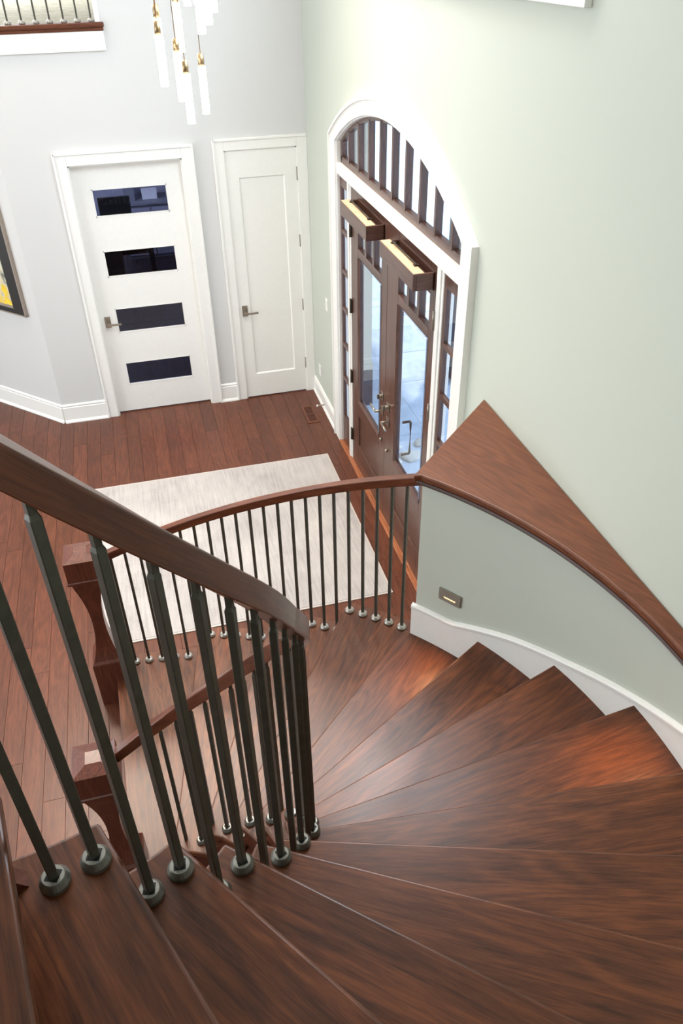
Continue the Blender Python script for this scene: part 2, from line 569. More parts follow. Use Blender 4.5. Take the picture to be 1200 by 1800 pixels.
# back wall with two door openings
wb = MB()
D1 = (-2.09, -1.125, 2.415)     # office door opening
D2 = (-0.752, -0.098, 2.447)    # closet door opening
wb.box(-2.62, D1[0], 0, 0.16, -0.16, 3.26)
wb.box(D1[1], D2[0], 0, 0.16, -0.16, 3.26)
wb.box(D2[1], 0.0, 0, 0.16, -0.16, 3.26)
wb.box(D1[0], D1[1], 0, 0.16, D1[2], 3.26)
wb.box(D2[0], D2[1], 0, 0.16, D2[2], 3.26)
wb.box(-1.62, 0.0, 0, 0.16, 3.26, 6.1)
tag(build(wb, 'wall_back', M_WALL), 'pale grey wall holding the two white doors', 'wall', kind='structure')
# angled wall with the painting
BX, BY = -2.62, 0.0
DIRX, DIRY = -0.70, 0.714
wa = MB()
Nn = Vector((DIRY, -DIRX, 0))
L_ = 3.4
c = Vector((BX, BY, 0))+Vector((DIRX, DIRY, 0))*(L_/2)
c2 = c+Vector((0.714, 0.70, 0))*0.08
wa.obox((c2.x, c2.y, 1.55), Vector((DIRX, DIRY, 0))*L_/2, Vector((0.714, 0.70, 0))*0.08, (0, 0, 1.71))
tag(build(wa, 'wall_left', M_WALL), 'short angled grey wall carrying the framed painting', 'wall', kind='structure')
# far side of the hall, left and rear walls, ceiling
we = MB()
we.box(-7.3, -7.2, -12.2, 4.6, -0.16, 6.1)
tag(build(we, 'wall_west', M_WALL), 'plain wall of the great room', 'wall', kind='structure')
we = MB().box(-7.2, 0, -12.3, -12.2, -0.16, 6.1)
tag(build(we, 'wall_south', M_WALL), 'plain wall behind the landing', 'wall', kind='structure')
we = MB().box(-7.2, 0.09, 5.9, 6.0, -0.16, 6.1)
tag(build(we, 'wall_north', M_WALL), 'far wall of the upper hall', 'wall', kind='structure')
tag(build(MB().box(-7.3, 0.09, -12.3, 6.0, 6.1, 6.2), 'ceiling', M_CEIL), 'white ceiling over the stair hall', 'ceiling', kind='structure')
# upper hall: slab, carpet, side wall
up_slab = tag(build(MB().box(-7.2, -0.0, 0.16, 5.9, 3.262, 3.41).box(-7.2, -1.62, 0.02, 0.16, 3.262, 3.41), 'slab_upper', M_CEIL), 'floor slab of the upper hall', 'slab', kind='structure')
tag(build(MB().box(-7.2, -1.655, 0.07, 5.9, 3.41, 3.428), 'floor_upper', M_CARPET), 'beige carpet of the upper hall behind the balusters', 'carpet', kind='structure')
tag(build(MB().box(-1.65, -1.52, 0.16, 5.9, 3.41, 6.1), 'wall_upper', M_WALL), 'side wall of the upper hall', 'wall', kind='structure')
# curved stair wall (full height part, from the tangent point onwards)
def ringwall(name, a0, a1, r0, r1, z0, z1, mat, n=40, parent=None):
    m = MB()
    v = []
    for i in range(n+1):
        a = a0+(a1-a0)*i/n
        v += [P(r0, a, z0), P(r0, a, z1), P(r1, a, z1), P(r1, a, z0)]
    f = []
    for i in range(n):
        o = 4*i
        for k in range(4):
            f.append((o+k, o+(k+1) % 4, o+4+(k+1) % 4, o+4+k))
    f += [(3, 2, 1, 0), (4*n, 4*n+1, 4*n+2, 4*n+3)]
    m.add(v, f, smooth=False)
    return m
m = ringwall('', -2, -112, RW, RW+0.12, 0, 6.1, M_WALLG)
tag(build(m, 'wall_stair', M_WALLG), 'curved pale green wall rising along the treads', 'wall', kind='structure')
# half wall under the ledge
pony = MB()
E0 = Vector((-0.545, -4.685))
poly = [(E0.x, E0.y), (-0.002, E0.y+0.543+0.005)]
poly = [(E0.x, E0.y), (-0.002, -4.142)]
n = 24
arcpts = []
aE = math.degrees(math.atan2(E0.y-CY, E0.x-CX))
for i in range(n+1):
    a = aE+(-1.5-aE)*i/n
    p = P(RW, a)
    arcpts.append((min(p.x, -0.004), p.y))
poly = [(-0.002, -4.142)]+[(-0.002, arcpts[-1][1]-0.02)]+arcpts[::-1]
pony.prism(poly[::-1], 0, 1.965)
tag(build(pony, 'wall_half', M_WALLG), 'low curved pale green half wall with a wood ledge and step light', 'wall', kind='structure')

# ledge on the half wall
cap = MB()
rc = 2.028
E1 = P(rc, 41.0)
pts = [(0.0, -4.118), (E1.x-0.028, E1.y-0.0)]
for i in range(29):
    a = 40.6+(-3-40.6)*i/28
    p = P(rc, a)
    pts.append((p.x, p.y))
pts.append((0.0, P(rc, -3).y))
cap.prism(pts[::-1] if False else pts, 1.965, 2.0)
g = []
for (x, y, z) in cap.v:
    # grain runs along the slope of the ledge
    u = (x+0.3)*0.42+(y+5)*(-0.907); w = (x+0.3)*0.907+(y+5)*0.42
    g.append((u, w, z))
cap.g = g
led = empty('wall_ledge', (-0.3, -4.9, 1.965), 'dark walnut triangular ledge capping the curved half wall', 'ledge')
build(cap, 'ledge_board', M_CAP, led, bevel=0.009, seg=3)
nose = MB()
fr = []
d = 0
for i in range(40):
    a = 41.3+(-3-41.3)*i/39
    p = P(rc+0.014, a, 1.957)
    Nr = (P(1, a)-P(0, a)).normalized()
    fr.append((p, Nr, Vector((0, 0, 1)), i*0.04))
sec = [(-0.010, -0.012), (-0.004, -0.018), (0.02, -0.018), (0.02, 0.008), (-0.012, 0.008), (-0.016, -0.002)]
nose.sweep(fr, sec)
build(nose, 'ledge_molding', M_EDGE, led)

# ------------------------------------------------------------------ baseboards
def baseboard(name, segs, label, h=0.19, t=0.017):
    """segs: list of (p0, p1, normal) ; sections straight along walls"""
    m = MB()
    for (x0, y0), (x1, y1), (nx, ny) in segs:
        prof = [(0, 0), (t+0.014, 0), (t+0.014, 0.012), (t+0.004, 0.028), (t, 0.03), (t, h-0.035), (t-0.005, h-0.028), (t-0.002, h-0.012), (0.004, h), (0, h)]
        v = []
        for (x, y) in ((x0, y0), (x1, y1)):
            v += [(x+nx*d_, y+ny*d_, z_) for d_, z_ in prof]
        k = len(prof)
        f = [(i, (i+1) % k, k+(i+1) % k, k+i) for i in range(k)]+[tuple(range(k-1, -1, -1)), tuple(range(k, 2*k))]
        m.add(v, f)
    return tag(build(m, name, M_WHITE), label, 'baseboard', kind='structure')
q = 0.012
baseboard('baseboard_back', [((-2.62+0.0, 0), (-2.19, 0), (0, -1)), ((-1.035, 0), (-0.85, 0), (0, -1))], 'white baseboard beside the two white doors', 0.2)
baseboard('baseboard_left', [((-2.62-0.7*3.2, 0.714*3.2), (-2.62, 0), (-0.714, -0.70))], 'white baseboard along the angled wall below the painting', 0.2)
baseboard('baseboard_right', [((0, -0.02), (0, -0.945), (-1, 0))], 'white baseboard between the closet corner and the front entrance', 0.17)
# skirt along the curved half wall
SK = [(42, 1.178), (35, 1.178), (31, 1.235), (25.3, 1.315), (20.8, 1.372), (16.3, 1.43), (7.8, 1.56), (-.5, 1.69), (-20, 2.03), (-110, 3.6)]
def skirt(a_from, a_to, n, name, label):
    m = MB()
    fr = []
    v = []
    prof_t = [(0.0, 0), (-0.016, -0.006), (-0.020, -0.014), (-0.018, -0.03), (-0.013, -0.036), (-0.013, -1)]
    k = len(prof_t)
    for i in range(n+1):
        a = a_from+(a_to-a_from)*i/n
        zt = interp(SK, a)
        zb = zt-0.62 if a < 30 else zt-0.42
        for dr, dz in prof_t:
            z = zt+dz if dz > -1 else zb
            v.append(P(RW+dr-0.001, a, z))
        v.append(P(RW-0.001, a, zb))
    k += 1
    f = []
    for i in range(n):
        for j in range(k):
            f.append((i*k+j, i*k+(j+1) % k, (i+1)*k+(j+1) % k, (i+1)*k+j))
    f += [tuple(range(k-1, -1, -1)), tuple(n*k+j for j in range(k))]
    m.add(v, f)
    return tag(build(m, name, M_WHITE), label, 'skirting', kind='structure')
skirt(aE+0.5, -110, 130, 'baseboard_stair', 'white skirting board climbing along the curved stair wall')

# ------------------------------------------------------------------ door casings and white doors
def casing(par, x0, x1, zt, w=0.1, t=0.022, y=0.0, right=True):
    m = MB().box(x0-w, x0, y-t, y, 0, zt+w)
    m2 = MB().box(x1, x1+w if right else 0.0, y-t, y, 0, zt+w)
    m3 = MB().box(x0, x1, y-t, y, zt, zt+w)
    for mm in (m, m2, m3):
        build(mm, 'casing', M_WHITE, par, bevel=0.004)
    bb = MB().box(x0-w-0.008, x0-w+0.012, y-t-0.01, y, 0, zt+w+0.008)
    bb.box(x0-w, x1+w-0.01 if right else -0.002, y-t-0.01, y, zt+w-0.012, zt+w+0.008)
    if right: bb.box(x1+w-0.012, x1+w+0.008, y-t-0.01, y, 0, zt+w+0.008)
    build(bb, 'back_band', M_WHITE, par, bevel=0.003)
    j = MB().box(x0, x0+0.012, y-0.005, y+0.13, 0, zt).box(x1-0.012, x1, y-0.005, y+0.13, 0, zt).box(x0, x1, y-0.005, y+0.13, zt-0.012, zt)
    build(j, 'jamb', M_WHITE, par)

def lever(par, x, y, z, sgn, mat=M_NICKEL, plate=True):
    """lever handle on a wall-parallel door at y; lever points to sgn x"""
    o = build(MB().box(x-0.027, x+0.027, y-0.009, y, z-0.055, z+0.055), 'lever_handle', mat, par, bevel=0.002)
    m = MB().tube([(x, y-0.008, z-0.012), (x, y-0.055, z-0.012)], 0.011, 12)
    m.box(min(x-0.01*sgn, x+0.125*sgn), max(x-0.01*sgn, x+0.125*sgn), y-0.064, y-0.050, z-0.021, z-0.004)
    build(m, 'lever', mat, o, bevel=0.001)

# office door (glass lites)
d1 = empty('door_1', ((D1[0]+D1[1])/2, 0, 0), 'white door with four horizontal dark glass panes', 'door', kind='structure')
casing(d1, D1[0], D1[1], D1[2])
x0, x1 = D1[0]+0.012, D1[1]-0.012
ys, ye = 0.055, 0.095
lz = [(0.302, 0.545), (0.862, 1.110), (1.415, 1.660), (1.962, 2.200)]
lx0, lx1 = -1.935, -1.283
m = MB()
m.box(x0, lx0, ys, ye, 0.012, D1[2]-0.014).box(lx1, x1, ys, ye, 0.012, D1[2]-0.014)
zz = [0.012]+[z for ab in lz for z in ab]+[D1[2]-0.014]
for i in range(0, len(zz), 2):
    m.box(lx0, lx1, ys, ye, zz[i], zz[i+1])
build(m, 'door_slab', M_WHITE, d1)
for (a, b) in lz:
    pane = build(MB().box(lx0, lx1, ys+0.016, ys+0.022, a, b), 'glass_pane', M_GLASSD, d1)
    st = MB().box(lx0, lx1, ys-0.002, ys+0.012, a, a+0.009).box(lx0, lx1, ys-0.002, ys+0.012, b-0.009, b)
    st.box(lx0, lx0+0.009, ys-0.002, ys+0.012, a, b).box(lx1-0.009, lx1, ys-0.002, ys+0.012, a, b)
    build(st, 'glazing_bead', M_WHITE, pane)
lever(d1, -2.018, ys, 0.985, 1)

# closet door
d2 = empty('door_2', ((D2[0]+D2[1])/2, 0, 0), 'narrow plain white one-panel closet door in the corner', 'door', kind='structure')
casing(d2, D2[0], D2[1], D2[2], w=0.092, right=False)
x0, x1 = D2[0]+0.008, D2[1]-0.006
pa = (-0.637, -0.217, 0.265, 2.213)
ys = -0.004; ye = 0.036
m = MB()
m.box(x0, pa[0], ys, ye, 0.012, D2[2]-0.008).box(pa[1], x1, ys, ye, 0.012, D2[2]-0.008)
m.box(pa[0], pa[1], ys, ye, 0.012, pa[2]).box(pa[0], pa[1], ys, ye, pa[3], D2[2]-0.008)
build(m, 'door_slab', M_WHITE, d2)
build(MB().box(pa[0], pa[1], ys+0.012, ye-0.01, pa[2], pa[3]), 'door_panel', M_WHITE, d2)
b_ = 0.012
m = MB()
def bead(m, x0, x1, z0, z1, y0, y1, w):
    # sloped picture-frame bead
    v = [(x0, y0, z0), (x1, y0, z0), (x1, y0, z1), (x0, y0, z1), (x0+w, y1, z0+w), (x1-w, y1, z0+w), (x1-w, y1, z1-w), (x0+w, y1, z1-w)]
    m.add(v, [(0, 1, 5, 4), (1, 2, 6, 5), (2, 3, 7, 6), (3, 0, 4, 7)])
bead(m, pa[0], pa[1], pa[2], pa[3], ys, ys+0.0125, 0.012)
build(m, 'panel_bead', M_WHITE, d2)
lever(d2, -0.692, ys, 0.965, 1)
for z in (0.331, 0.97, 1.607, 2.215):
    build(MB().box(-0.106, -0.092, -0.013, 0.0, z-0.055, z+0.055).tube([(-0.099, -0.014, z-0.058), (-0.099, -0.014, z+0.058)], 0.006, 8), 'hinge', M_PLATEM, d2)

# ------------------------------------------------------------------ front entrance
ent = empty('door_3', (0, YC, 0), 'white arched casing, posts and transom bar of the front entrance', 'doorway', kind='structure')
# casing ring (outer arc / inner arc)
CI = (yL, yR, 2.69, .35); CO = (-0.965, -3.885, 2.715, .43)
def archring(m, yi, yo, zi, zo, ri, ro, x0, x1, z0=0.0, n=40):
    yc = (yi[0]+yi[1])/2
    hi, ho = (yi[0]-yi[1])/2, (yo[0]-yo[1])/2
    inn, out = [(yi[0], z0)], [(yo[0], z0)]
    for i in range(n+1):
        t = i/n
        y = yi[0]+(yi[1]-yi[0])*t
        inn.append((y, arc(yc, hi, zi, ri, y)))
        y = yo[0]+(yo[1]-yo[0])*t
        out.append((y, arc((yo[0]+yo[1])/2, ho, zo, ro, y)))
    inn.append((yi[1], z0)); out.append((yo[1], z0))
    v = []
    for (a, b), (c_, d_) in zip(inn, out):
        v += [(x0, a, b), (x0, c_, d_), (x1, c_, d_), (x1, a, b)]
    f = []
    for i in range(len(inn)-1):
        o = 4*i
        for k in range(4):
            f.append((o+k, o+(k+1) % 4, o+4+(k+1) % 4, o+4+k))
    L = 4*(len(inn)-1)
    f += [(3, 2, 1, 0), (L, L+1, L+2, L+3)]
    m.add(v, f)
m = MB()
archring(m, CI[:2], CO[:2], CI[2], CO[2], CI[3], CO[3], -0.028, 0.0)
build(m, 'arch_casing', M_WHITE, ent, bevel=0.003)
m = MB()
archring(m, (CO[0]-0.018, CO[1]+0.018), (CO[0]+0.006, CO[1]-0.006), CO[2], CO[2]+0.005, CO[3]-0.012, CO[3]+0.008, -0.04, 0.0)
build(m, 'arch_band', M_WHITE, ent)
m = MB()
archring(m, (yL-0.012, yR+0.012), (yL, yR), zS, zS, .342, .35, -0.01, 0.085)
build(m, 'arch_jamb', M_WHITE, ent)
BZ0, BZ1 = 2.455, 2.535
build(MB().box(-0.012, 0.08, yR+.012, yL-.012, BZ0, BZ1), 'transom_bar', M_WHITE, ent, bevel=0.004)
PL = (-1.372, -1.478); PR = (-3.342, -3.452)
for a, b in (PL, PR):
    build(MB().box(0.004, 0.075, b, a, 0.0, BZ0), 'post', M_WHITE, ent, bevel=0.004)
    build(MB().box(-0.004, 0.004, b+0.03, a-0.03, 0.0, BZ0), 'post_bead', M_WHITE, ent, bevel=0.002)

# arched transom window
w1 = empty('window_1', (0.05, YC, BZ1), 'arched dark wood transom window with nine vertical bars over the front doors', 'window', kind='structure')
tx0, tx1 = 0.022, 0.062
m = MB()
ti, to = (yL-0.06, yR+0.06), (yL-0.013, yR+0.013)
n = 40
yc = YC
def z_in(y): return arc(YC, (ti[0]-ti[1])/2, 2.69, .315, y)
def z_out(y): return arc(YC, (to[0]-to[1])/2, 2.70, .335, y)
v = []; 
inn = [(ti[0], BZ1+.05)]+[(ti[0]+(ti[1]-ti[0])*i/n, z_in(ti[0]+(ti[1]-ti[0])*i/n)) for i in range(n+1)]+[(ti[1], BZ1+.05)]
out = [(to[0], BZ1)]+[(to[0]+(to[1]-to[0])*i/n, z_out(to[0]+(to[1]-to[0])*i/n)) for i in range(n+1)]+[(to[1], BZ1)]
for (a, b), (c_, d_) in zip(inn, out):
    v += [(tx0, a, b), (tx0, c_, d_), (tx1, c_, d_), (tx1, a, b)]
f = []
for i in range(len(inn)-1):
    o = 4*i
    for k in range(4):
        f.append((o+k, o+(k+1) % 4, o+4+(k+1) % 4, o+4+k))
m.add(v, f)
m.box(tx0, tx1, to[1], to[0], BZ1, BZ1+.05)
build(m, 'window_frame', M_DOORW, w1, axis='y')
mun = [-1.40+(-0.2625)*i for i in range(9)]
mun = [-1.378-0.2635*i for i in range(9)]
edges = [ti[0]]+mun+[ti[1]]
for y in mun:
    zt = z_in(y)+0.01
    build(MB().box(tx0-0.004, tx1, y-0.0135, y+0.0135, BZ1+.04, zt), 'muntin', M_DOORW, w1, axis='z')
for a, b in zip(edges, edges[1:]):
    v = []
    for x in (0.045, 0.051):
        v += [(x, a, BZ1+.04), (x, b, BZ1+.04), (x, b, z_in(b)+.01), (x, (a+b)/2, z_in((a+b)/2)+.01), (x, a, z_in(a)+.01)]
    build(MB().add(v, [(0, 1, 2, 3, 4), (9, 8, 7, 6, 5), (0, 5, 6, 1)]), 'glass_pane', M_GLASS, w1)

# sidelights
def sidelight(nm, ya, yb, label):
    w = empty(nm, (0.05, (ya+yb)/2, 0), label, 'window', kind='structure')
    x0, x1 = 0.012, 0.040
    s = 0.036
    m = MB().box(x0, x1, ya-s, ya, 0.02, BZ0).box(x0, x1, yb, yb+s, 0.02, BZ0).box(x0, x1, yb+s, ya-s, BZ0-0.09, BZ0)
    build(m, 'window_frame', M_DOORW, w, axis='z')
    build(MB().box(x0, x1, yb+s, ya-s, 0.02, 0.30), 'lower_panel', M_DOORW, w, axis='z')
    zs = [0.30, 0.70, 1.03, 1.36, 1.69, 2.02, BZ0-0.09]
    for i in range(6):
        if i:
            build(MB().box(x0, x1, yb+s, ya-s, zs[i]-0.015, zs[i]+0.015), 'muntin', M_DOORW, w, axis='y')
        build(MB().box(0.024, 0.029, yb+s, ya-s, zs[i], zs[i+1]), 'glass_pane', M_GLASS, w)
sidelight('window_2', yL-.012, PL[0], 'narrow sidelight between the corner side casing and the front doors')
sidelight('window_3', PR[1], yR+.012, 'narrow sidelight of dark wood beside the green wall')

# front doors
def fdoor(nm, ya, yb, gy, label, hinge_y, lev_y, lev_z, lev_dir):
    """ya > yb ; gy = (glass y0 > y1)"""
    d = empty(nm, (0.05, (ya+yb)/2, 0), label, 'door', kind='structure')
    x0, x1 = 0.010, 0.056
    g0, g1 = gy
    zg0, zg1, zl0, zl1 = 0.70, 1.955, 2.025, 2.24
    m = MB().box(x0, x1, g0, ya, 0.015, 2.45).box(x0, x1, yb, g1, 0.015, 2.45)
    build(m, 'stile', M_DOORW, d, bevel=0.003, axis='z')
    m = MB().box(x0, x1, g1, g0, zg1, zl0).box(x0, x1, g1, g0, zl1, 2.45).box(x0, x1, g1, g0, 0.56, zg0).box(x0, x1, g1, g0, 0.015, 0.26)
    build(m, 'rail', M_DOORW, d, bevel=0.003, axis='y')
    m = MB().box(x0+0.016, x1-0.008, g1, g0, 0.26, 0.56)
    build(m, 'lower_panel', M_DOORW, d, axis='y')
    m = MB()
    for (a, b, c_, e_) in ((g0, g1, zg0, zg1),):
        w = 0.018
        v = [(x0-0.006, a, c_), (x0-0.006, b, c_), (x0-0.006, b, e_), (x0-0.006, a, e_),
             (x0+0.012, a-w, c_+w), (x0+0.012, b+w, c_+w), (x0+0.012, b+w, e_-w), (x0+0.012, a-w, e_-w)]
        m.add(v, [(0, 1, 5, 4), (1, 2, 6, 5), (2, 3, 7, 6), (3, 0, 4, 7)])
    build(m, 'glazing_bead', M_DOORW, d, axis='z')
    build(MB().box(x0+0.02, x0+0.027, g1, g0, zg0, zg1), 'glass_pane', M_GLASS, d)
    w3 = (g0-g1)/3
    for i in range(3):
        a = g0-w3*i
        build(MB().box(x0+0.02, x0+0.027, a-w3, a, zl0, zl1), 'glass_pane', M_GLASS, d)
        if i: build(MB().box(x0, x1, a-0.02, a+0.02, zl0-.002, zl1+.002), 'muntin', M_DOORW, d, axis='z')
    # dentil shelf box carrying the roller rod
    vb = empty_part('shade_box', d)
    bx0, bx1, bz0, bz1 = -0.125, x0, 2.292, 2.392
    y0, y1 = g0+0.0, g1-0.07
    build(MB().box(bx0, bx0+0.02, y1, y0, bz0, bz1), 'front_board', M_DOORW, vb, axis='y', bevel=0.003)
    build(MB().box(bx0+0.02, bx1, y1, y1+0.02, bz0, bz1), 'end_board', M_DOORW, vb, axis='x', bevel=0.003)
    build(MB().box(bx0+0.02, bx1, y0-0.02, y0, bz0, bz1), 'end_board', M_DOORW, vb, axis='x', bevel=0.003)
    build(MB().box(bx0+0.02, bx1, y1+0.02, y0-0.02, bz0, bz0+0.015), 'bottom_board', M_DOORW, vb, axis='y')
    t = build(MB().box(bx0+0.004, bx0+0.068, y1+0.004, y0-0.004, bz1, bz1+0.004), 'top_board', M_TAN, vb, axis='y')
    t['label'] = 'pale unfinished wood top'
    build(MB().box(bx0+0.068, bx0+0.084, y1+0.02, y0-0.02, bz0+0.02, bz1-0.004), 'inner_board', M_DOORW, vb, axis='y')
    rod = MB().tube([(bx0+0.062, y0-0.08, bz1+0.012), (bx0+0.062, y1+0.12, bz1+0.012)], 0.006, 10)
    for yy in (y0-0.09, y1+0.13):
        rod.box(bx0+0.048, bx0+0.078, yy-0.012, yy+0.012, bz1+0.003, bz1+0.012)
    build(rod, 'roller_rod', M_DARKM, vb)
    # lock set
    m = MB()
    m.box(x0-0.008, x0, lev_y-0.028, lev_y+0.028, lev_z-0.035, lev_z+0.035)
    ls = build(m, 'lever_handle', M_NICKEL, d, bevel=0.003)
    m = MB().tube([(x0-0.006, lev_y, lev_z), (x0-0.06, lev_y, lev_z)], 0.010, 12)
    m.tube([(x0-0.058, lev_y, lev_z), (x0-0.060, lev_y+lev_dir*0.125, lev_z)], 0.0085, 10)
    build(m, 'lever', M_NICKEL, ls)
    m = MB().box(x0-0.008, x0, lev_y-0.028, lev_y+0.028, lev_z+0.09, lev_z+0.16)
    m.tube([(x0-0.004, lev_y, lev_z+0.125), (x0-0.028, lev_y, lev_z+0.125)], 0.018, 14)
    m.box(x0-0.045, x0-0.028, lev_y-0.005, lev_y+0.005, lev_z+0.105, lev_z+0.145)
    build(m, 'deadbolt', M_NICKEL, d, bevel=0.002)
    build(MB().tube([(x0, lev_y, lev_z-0.26), (x0-0.02, lev_y, lev_z-0.26)], 0.012, 12), 'foot_bolt', M_NICKEL, d)
    for z in (0.28, 0.86, 1.50, 2.12):
        build(MB().box(x0-0.012, x0+0.002, hinge_y-0.022, hinge_y+0.022, z-0.055, z+0.055).tube([(x0-0.012, hinge_y, z-0.06), (x0-0.012, hinge_y, z+0.06)], 0.008, 8), 'hinge', M_DARKM if ya > -2 else M_NICKEL, d)
    return d
def empty_part(name, parent):
    # the box body itself: a thin backing board that the other boards hang on
    bb = wpos(parent)
    ya, yb = PART_Y
    return build(MB().box(0.000, 0.010, yb, ya, 2.285, 2.396), name, M_DOORW, parent, axis='y')
YM = -2.412
PART_Y = (-1.665, -2.338)
fdoor('door_4', PL[1]-.003, YM+0.002, (-1.665, -2.268), 'dark wood and glass front door nearer the corner', PL[1]+0.0, -2.352, 0.985, 1)
PART_Y = (-2.648, -3.302)
fd2 = fdoor('door_5', YM-0.002, PR[0]+.003, (-2.648, -3.232), 'dark wood and glass front door nearer the stairs', PR[0]+0.0, -2.50, 0.965, -1)
# exterior pull seen through the glass
m = MB()
m.tube([(0.056, -2.70, 1.06), (0.115, -2.70, 1.06), (0.12, -2.70, 1.05), (0.12, -2.70, 0.79), (0.115, -2.70, 0.78), (0.056, -2.70, 0.78)], 0.010, 10)
build(m, 'pull_handle', M_DARKM, fd2)
# threshold
th = MB().box(-0.032, -0.002, yR+0.0, yL-0.0, 0.0, 0.012)
th.box(-0.002, 0.16, yR+0.012, yL-0.012, 0.0, 0.016)
tag(build(th, 'trim_1', M_THRESH, bevel=0.004, axis='y'), 'orange-brown wood threshold under the front doors', 'threshold', kind='structure')

# upper window: trim and glass
w4 = empty('window_4', (0, -2.85, 3.87), 'white trimmed window high on the front wall, lower corner in view', 'window', kind='structure')
m = MB().box(-0.03, 0, -4.625, -1.08, 3.75, 3.87).box(-0.03, 0, -4.625, -4.5, 3.87, 5.72).box(-0.03, 0, -1.2, -1.08, 3.87, 5.72).box(-0.03, 0, -4.5, -1.2, 5.6, 5.72)
build(m, 'window_casing', M_WHITE, w4, bevel=0.003)
m = MB().box(0.04, 0.08, -4.5, -4.44, 3.87, 5.6).box(0.04, 0.08, -1.26, -1.2, 3.87, 5.6).box(0.04, 0.08, -4.44, -1.26, 3.87, 3.93).box(0.04, 0.08, -4.44, -1.26, 5.54, 5.6).box(0.04, 0.08, -2.88, -2.82, 3.93, 5.54)
build(m, 'window_sash', M_WHITE, w4)
build(MB().box(0.06, 0.066, -4.44, -1.26, 3.93, 5.54), 'glass_pane', M_GLASS, w4)

# wall plates, vent, door stop
o = build(MB().box(-0.006, 0, -0.665, -0.590, 1.13, 1.245), 'light_switch', M_WHITE, bevel=0.002)
tag(o, 'white light switch plate between closet corner and front entrance', 'switch')
build(MB().box(-0.009, -0.005, -0.645, -0.61, 1.15, 1.225), 'rocker', M_WHITE, o)
o = build(MB().box(-0.006, 0, -0.30, -0.225, 0.29, 0.405), 'wall_outlet', M_WHITE, bevel=0.002)
tag(o, 'white outlet plate low on the wall above the baseboard', 'outlet')
build(MB().box(-0.008, -0.005, -0.28, -0.245, 0.305, 0.34).box(-0.008, -0.005, -0.28, -0.245, 0.355, 0.39), 'socket', M_WHITE, o)
v0 = empty('floor_vent', (-0.185, -0.53, 0), 'small wooden floor register beside the baseboard near the closet door', 'vent')
vx0, vx1, vy0, vy1 = -0.245, -0.125, -0.72, -0.36
m = MB().box(vx0, vx0+0.022, vy0, vy1, 0, 0.006).box(vx1-0.022, vx1, vy0, vy1, 0, 0.006).box(vx0+0.022, vx1-0.022, vy0, vy0+0.03, 0, 0.006).box(vx0+0.022, vx1-0.022, vy1-0.03, vy1, 0, 0.006).box(vx0+0.022, vx1-0.022, -0.55, -0.53, 0, 0.006)
build(m, 'vent_frame', M_FLOOR, v0, axis='y')
build(MB().box(vx0+0.022, vx1-0.022, vy0+0.03, vy1-0.03, 0.0003, 0.0012), 'vent_well', M_GAP, v0)
for i in range(14):
    y = vy0+0.045+i*0.0208
    if abs(y+0.54) < 0.016: continue
    build(MB().box(vx0+0.022, vx1-0.022, y-0.004, y+0.004, 0.001, 0.0045), 'slat', M_FLOOR, v0)
m = MB().tube([(-0.017, -0.47, 0.05), (-0.085, -0.47, 0.05)], 0.006, 10)
o = tag(build(m, 'door_stop', M_NICKEL), 'small nickel door stop sticking out of the white baseboard', 'door stop')
build(MB().tube([(-0.085, -0.47, 0.05), (-0.102, -0.47, 0.05)], 0.011, 12), 'rubber_tip', M_WHITE, o)

# step light
sa = 35.6
cpl = P(RW-0.002, sa, 1.327)
er = (P(1, sa)-P(0, sa)).normalized(); et = Vector((er.y, -er.x, 0))
sl_ = empty('step_light', tuple(cpl), 'rectangular bronze step light glowing in the half wall', 'light fixture')
hw, hh = 0.062, 0.036
m = MB()
ez = Vector((0, 0, 1))
sw, sh = 0.034, 0.010
zc = -0.008
def ob(m, u0, u1, z0, z1, d0, d1):
    m.obox(cpl+et*((u0+u1)/2)+ez*((z0+z1)/2)-er*((d0+d1)/2), et*((u1-u0)/2), er*((d1-d0)/2), ez*((z1-z0)/2))
ob(m, -hw, -sw, -hh, hh, 0, 0.008); ob(m, sw, hw, -hh, hh, 0, 0.008); ob(m, -sw, sw, zc+sh, hh, 0, 0.008); ob(m, -sw, sw, -hh, zc-sh, 0, 0.008)
build(m, 'face_plate', M_PLATEM, sl_)
m = MB(); ob(m, -sw, sw, zc-sh, zc+sh, 0.0005, 0.003)
build(m, 'light_slot', M_GLOW, sl_)
m = MB(); ob(m, -sw, sw, zc+sh*0.5, zc+sh, 0.003, 0.012)
build(m, 'hood', M_PLATEM, sl_)

# the lamp inside each step light, shining down on its tread
def step_lamp(p, er):
    l = bpy.data.lights.new('step_lamp', 'AREA')
    l.shape = 'RECTANGLE'; l.size, l.size_y = 0.07, 0.015
    l.energy = 0.45; l.spread = math.radians(75); l.color = (1, 0.55, 0.28)
    o = bpy.data.objects.new('step_lamp', l)
    COL.objects.link(o)
    o.location = p-er*0.016
    o.rotation_euler = (-er*0.75+Vector((0, 0, -1))).to_track_quat('-Z', 'Y').to_euler()
step_lamp(cpl, er)
sb = -0.6
cp2 = P(RW-0.002, sb, 1.327+3*H)
er2 = (P(1, sb)-P(0, sb)).normalized(); et2 = Vector((er2.y, -er2.x, 0))
s2_ = empty('step_light', tuple(cp2), 'rectangular bronze step light on the curved wall above the ninth tread', 'light fixture')
build(MB().obox(cp2-er2*0.004, et2*hw, er2*0.004, ez*hh), 'face_plate', M_PLATEM, s2_)
build(MB().obox(cp2-er2*0.0085+ez*zc, et2*sw, er2*0.0005, ez*sh), 'light_slot', M_GLOW, s2_)
step_lamp(cp2, er2)

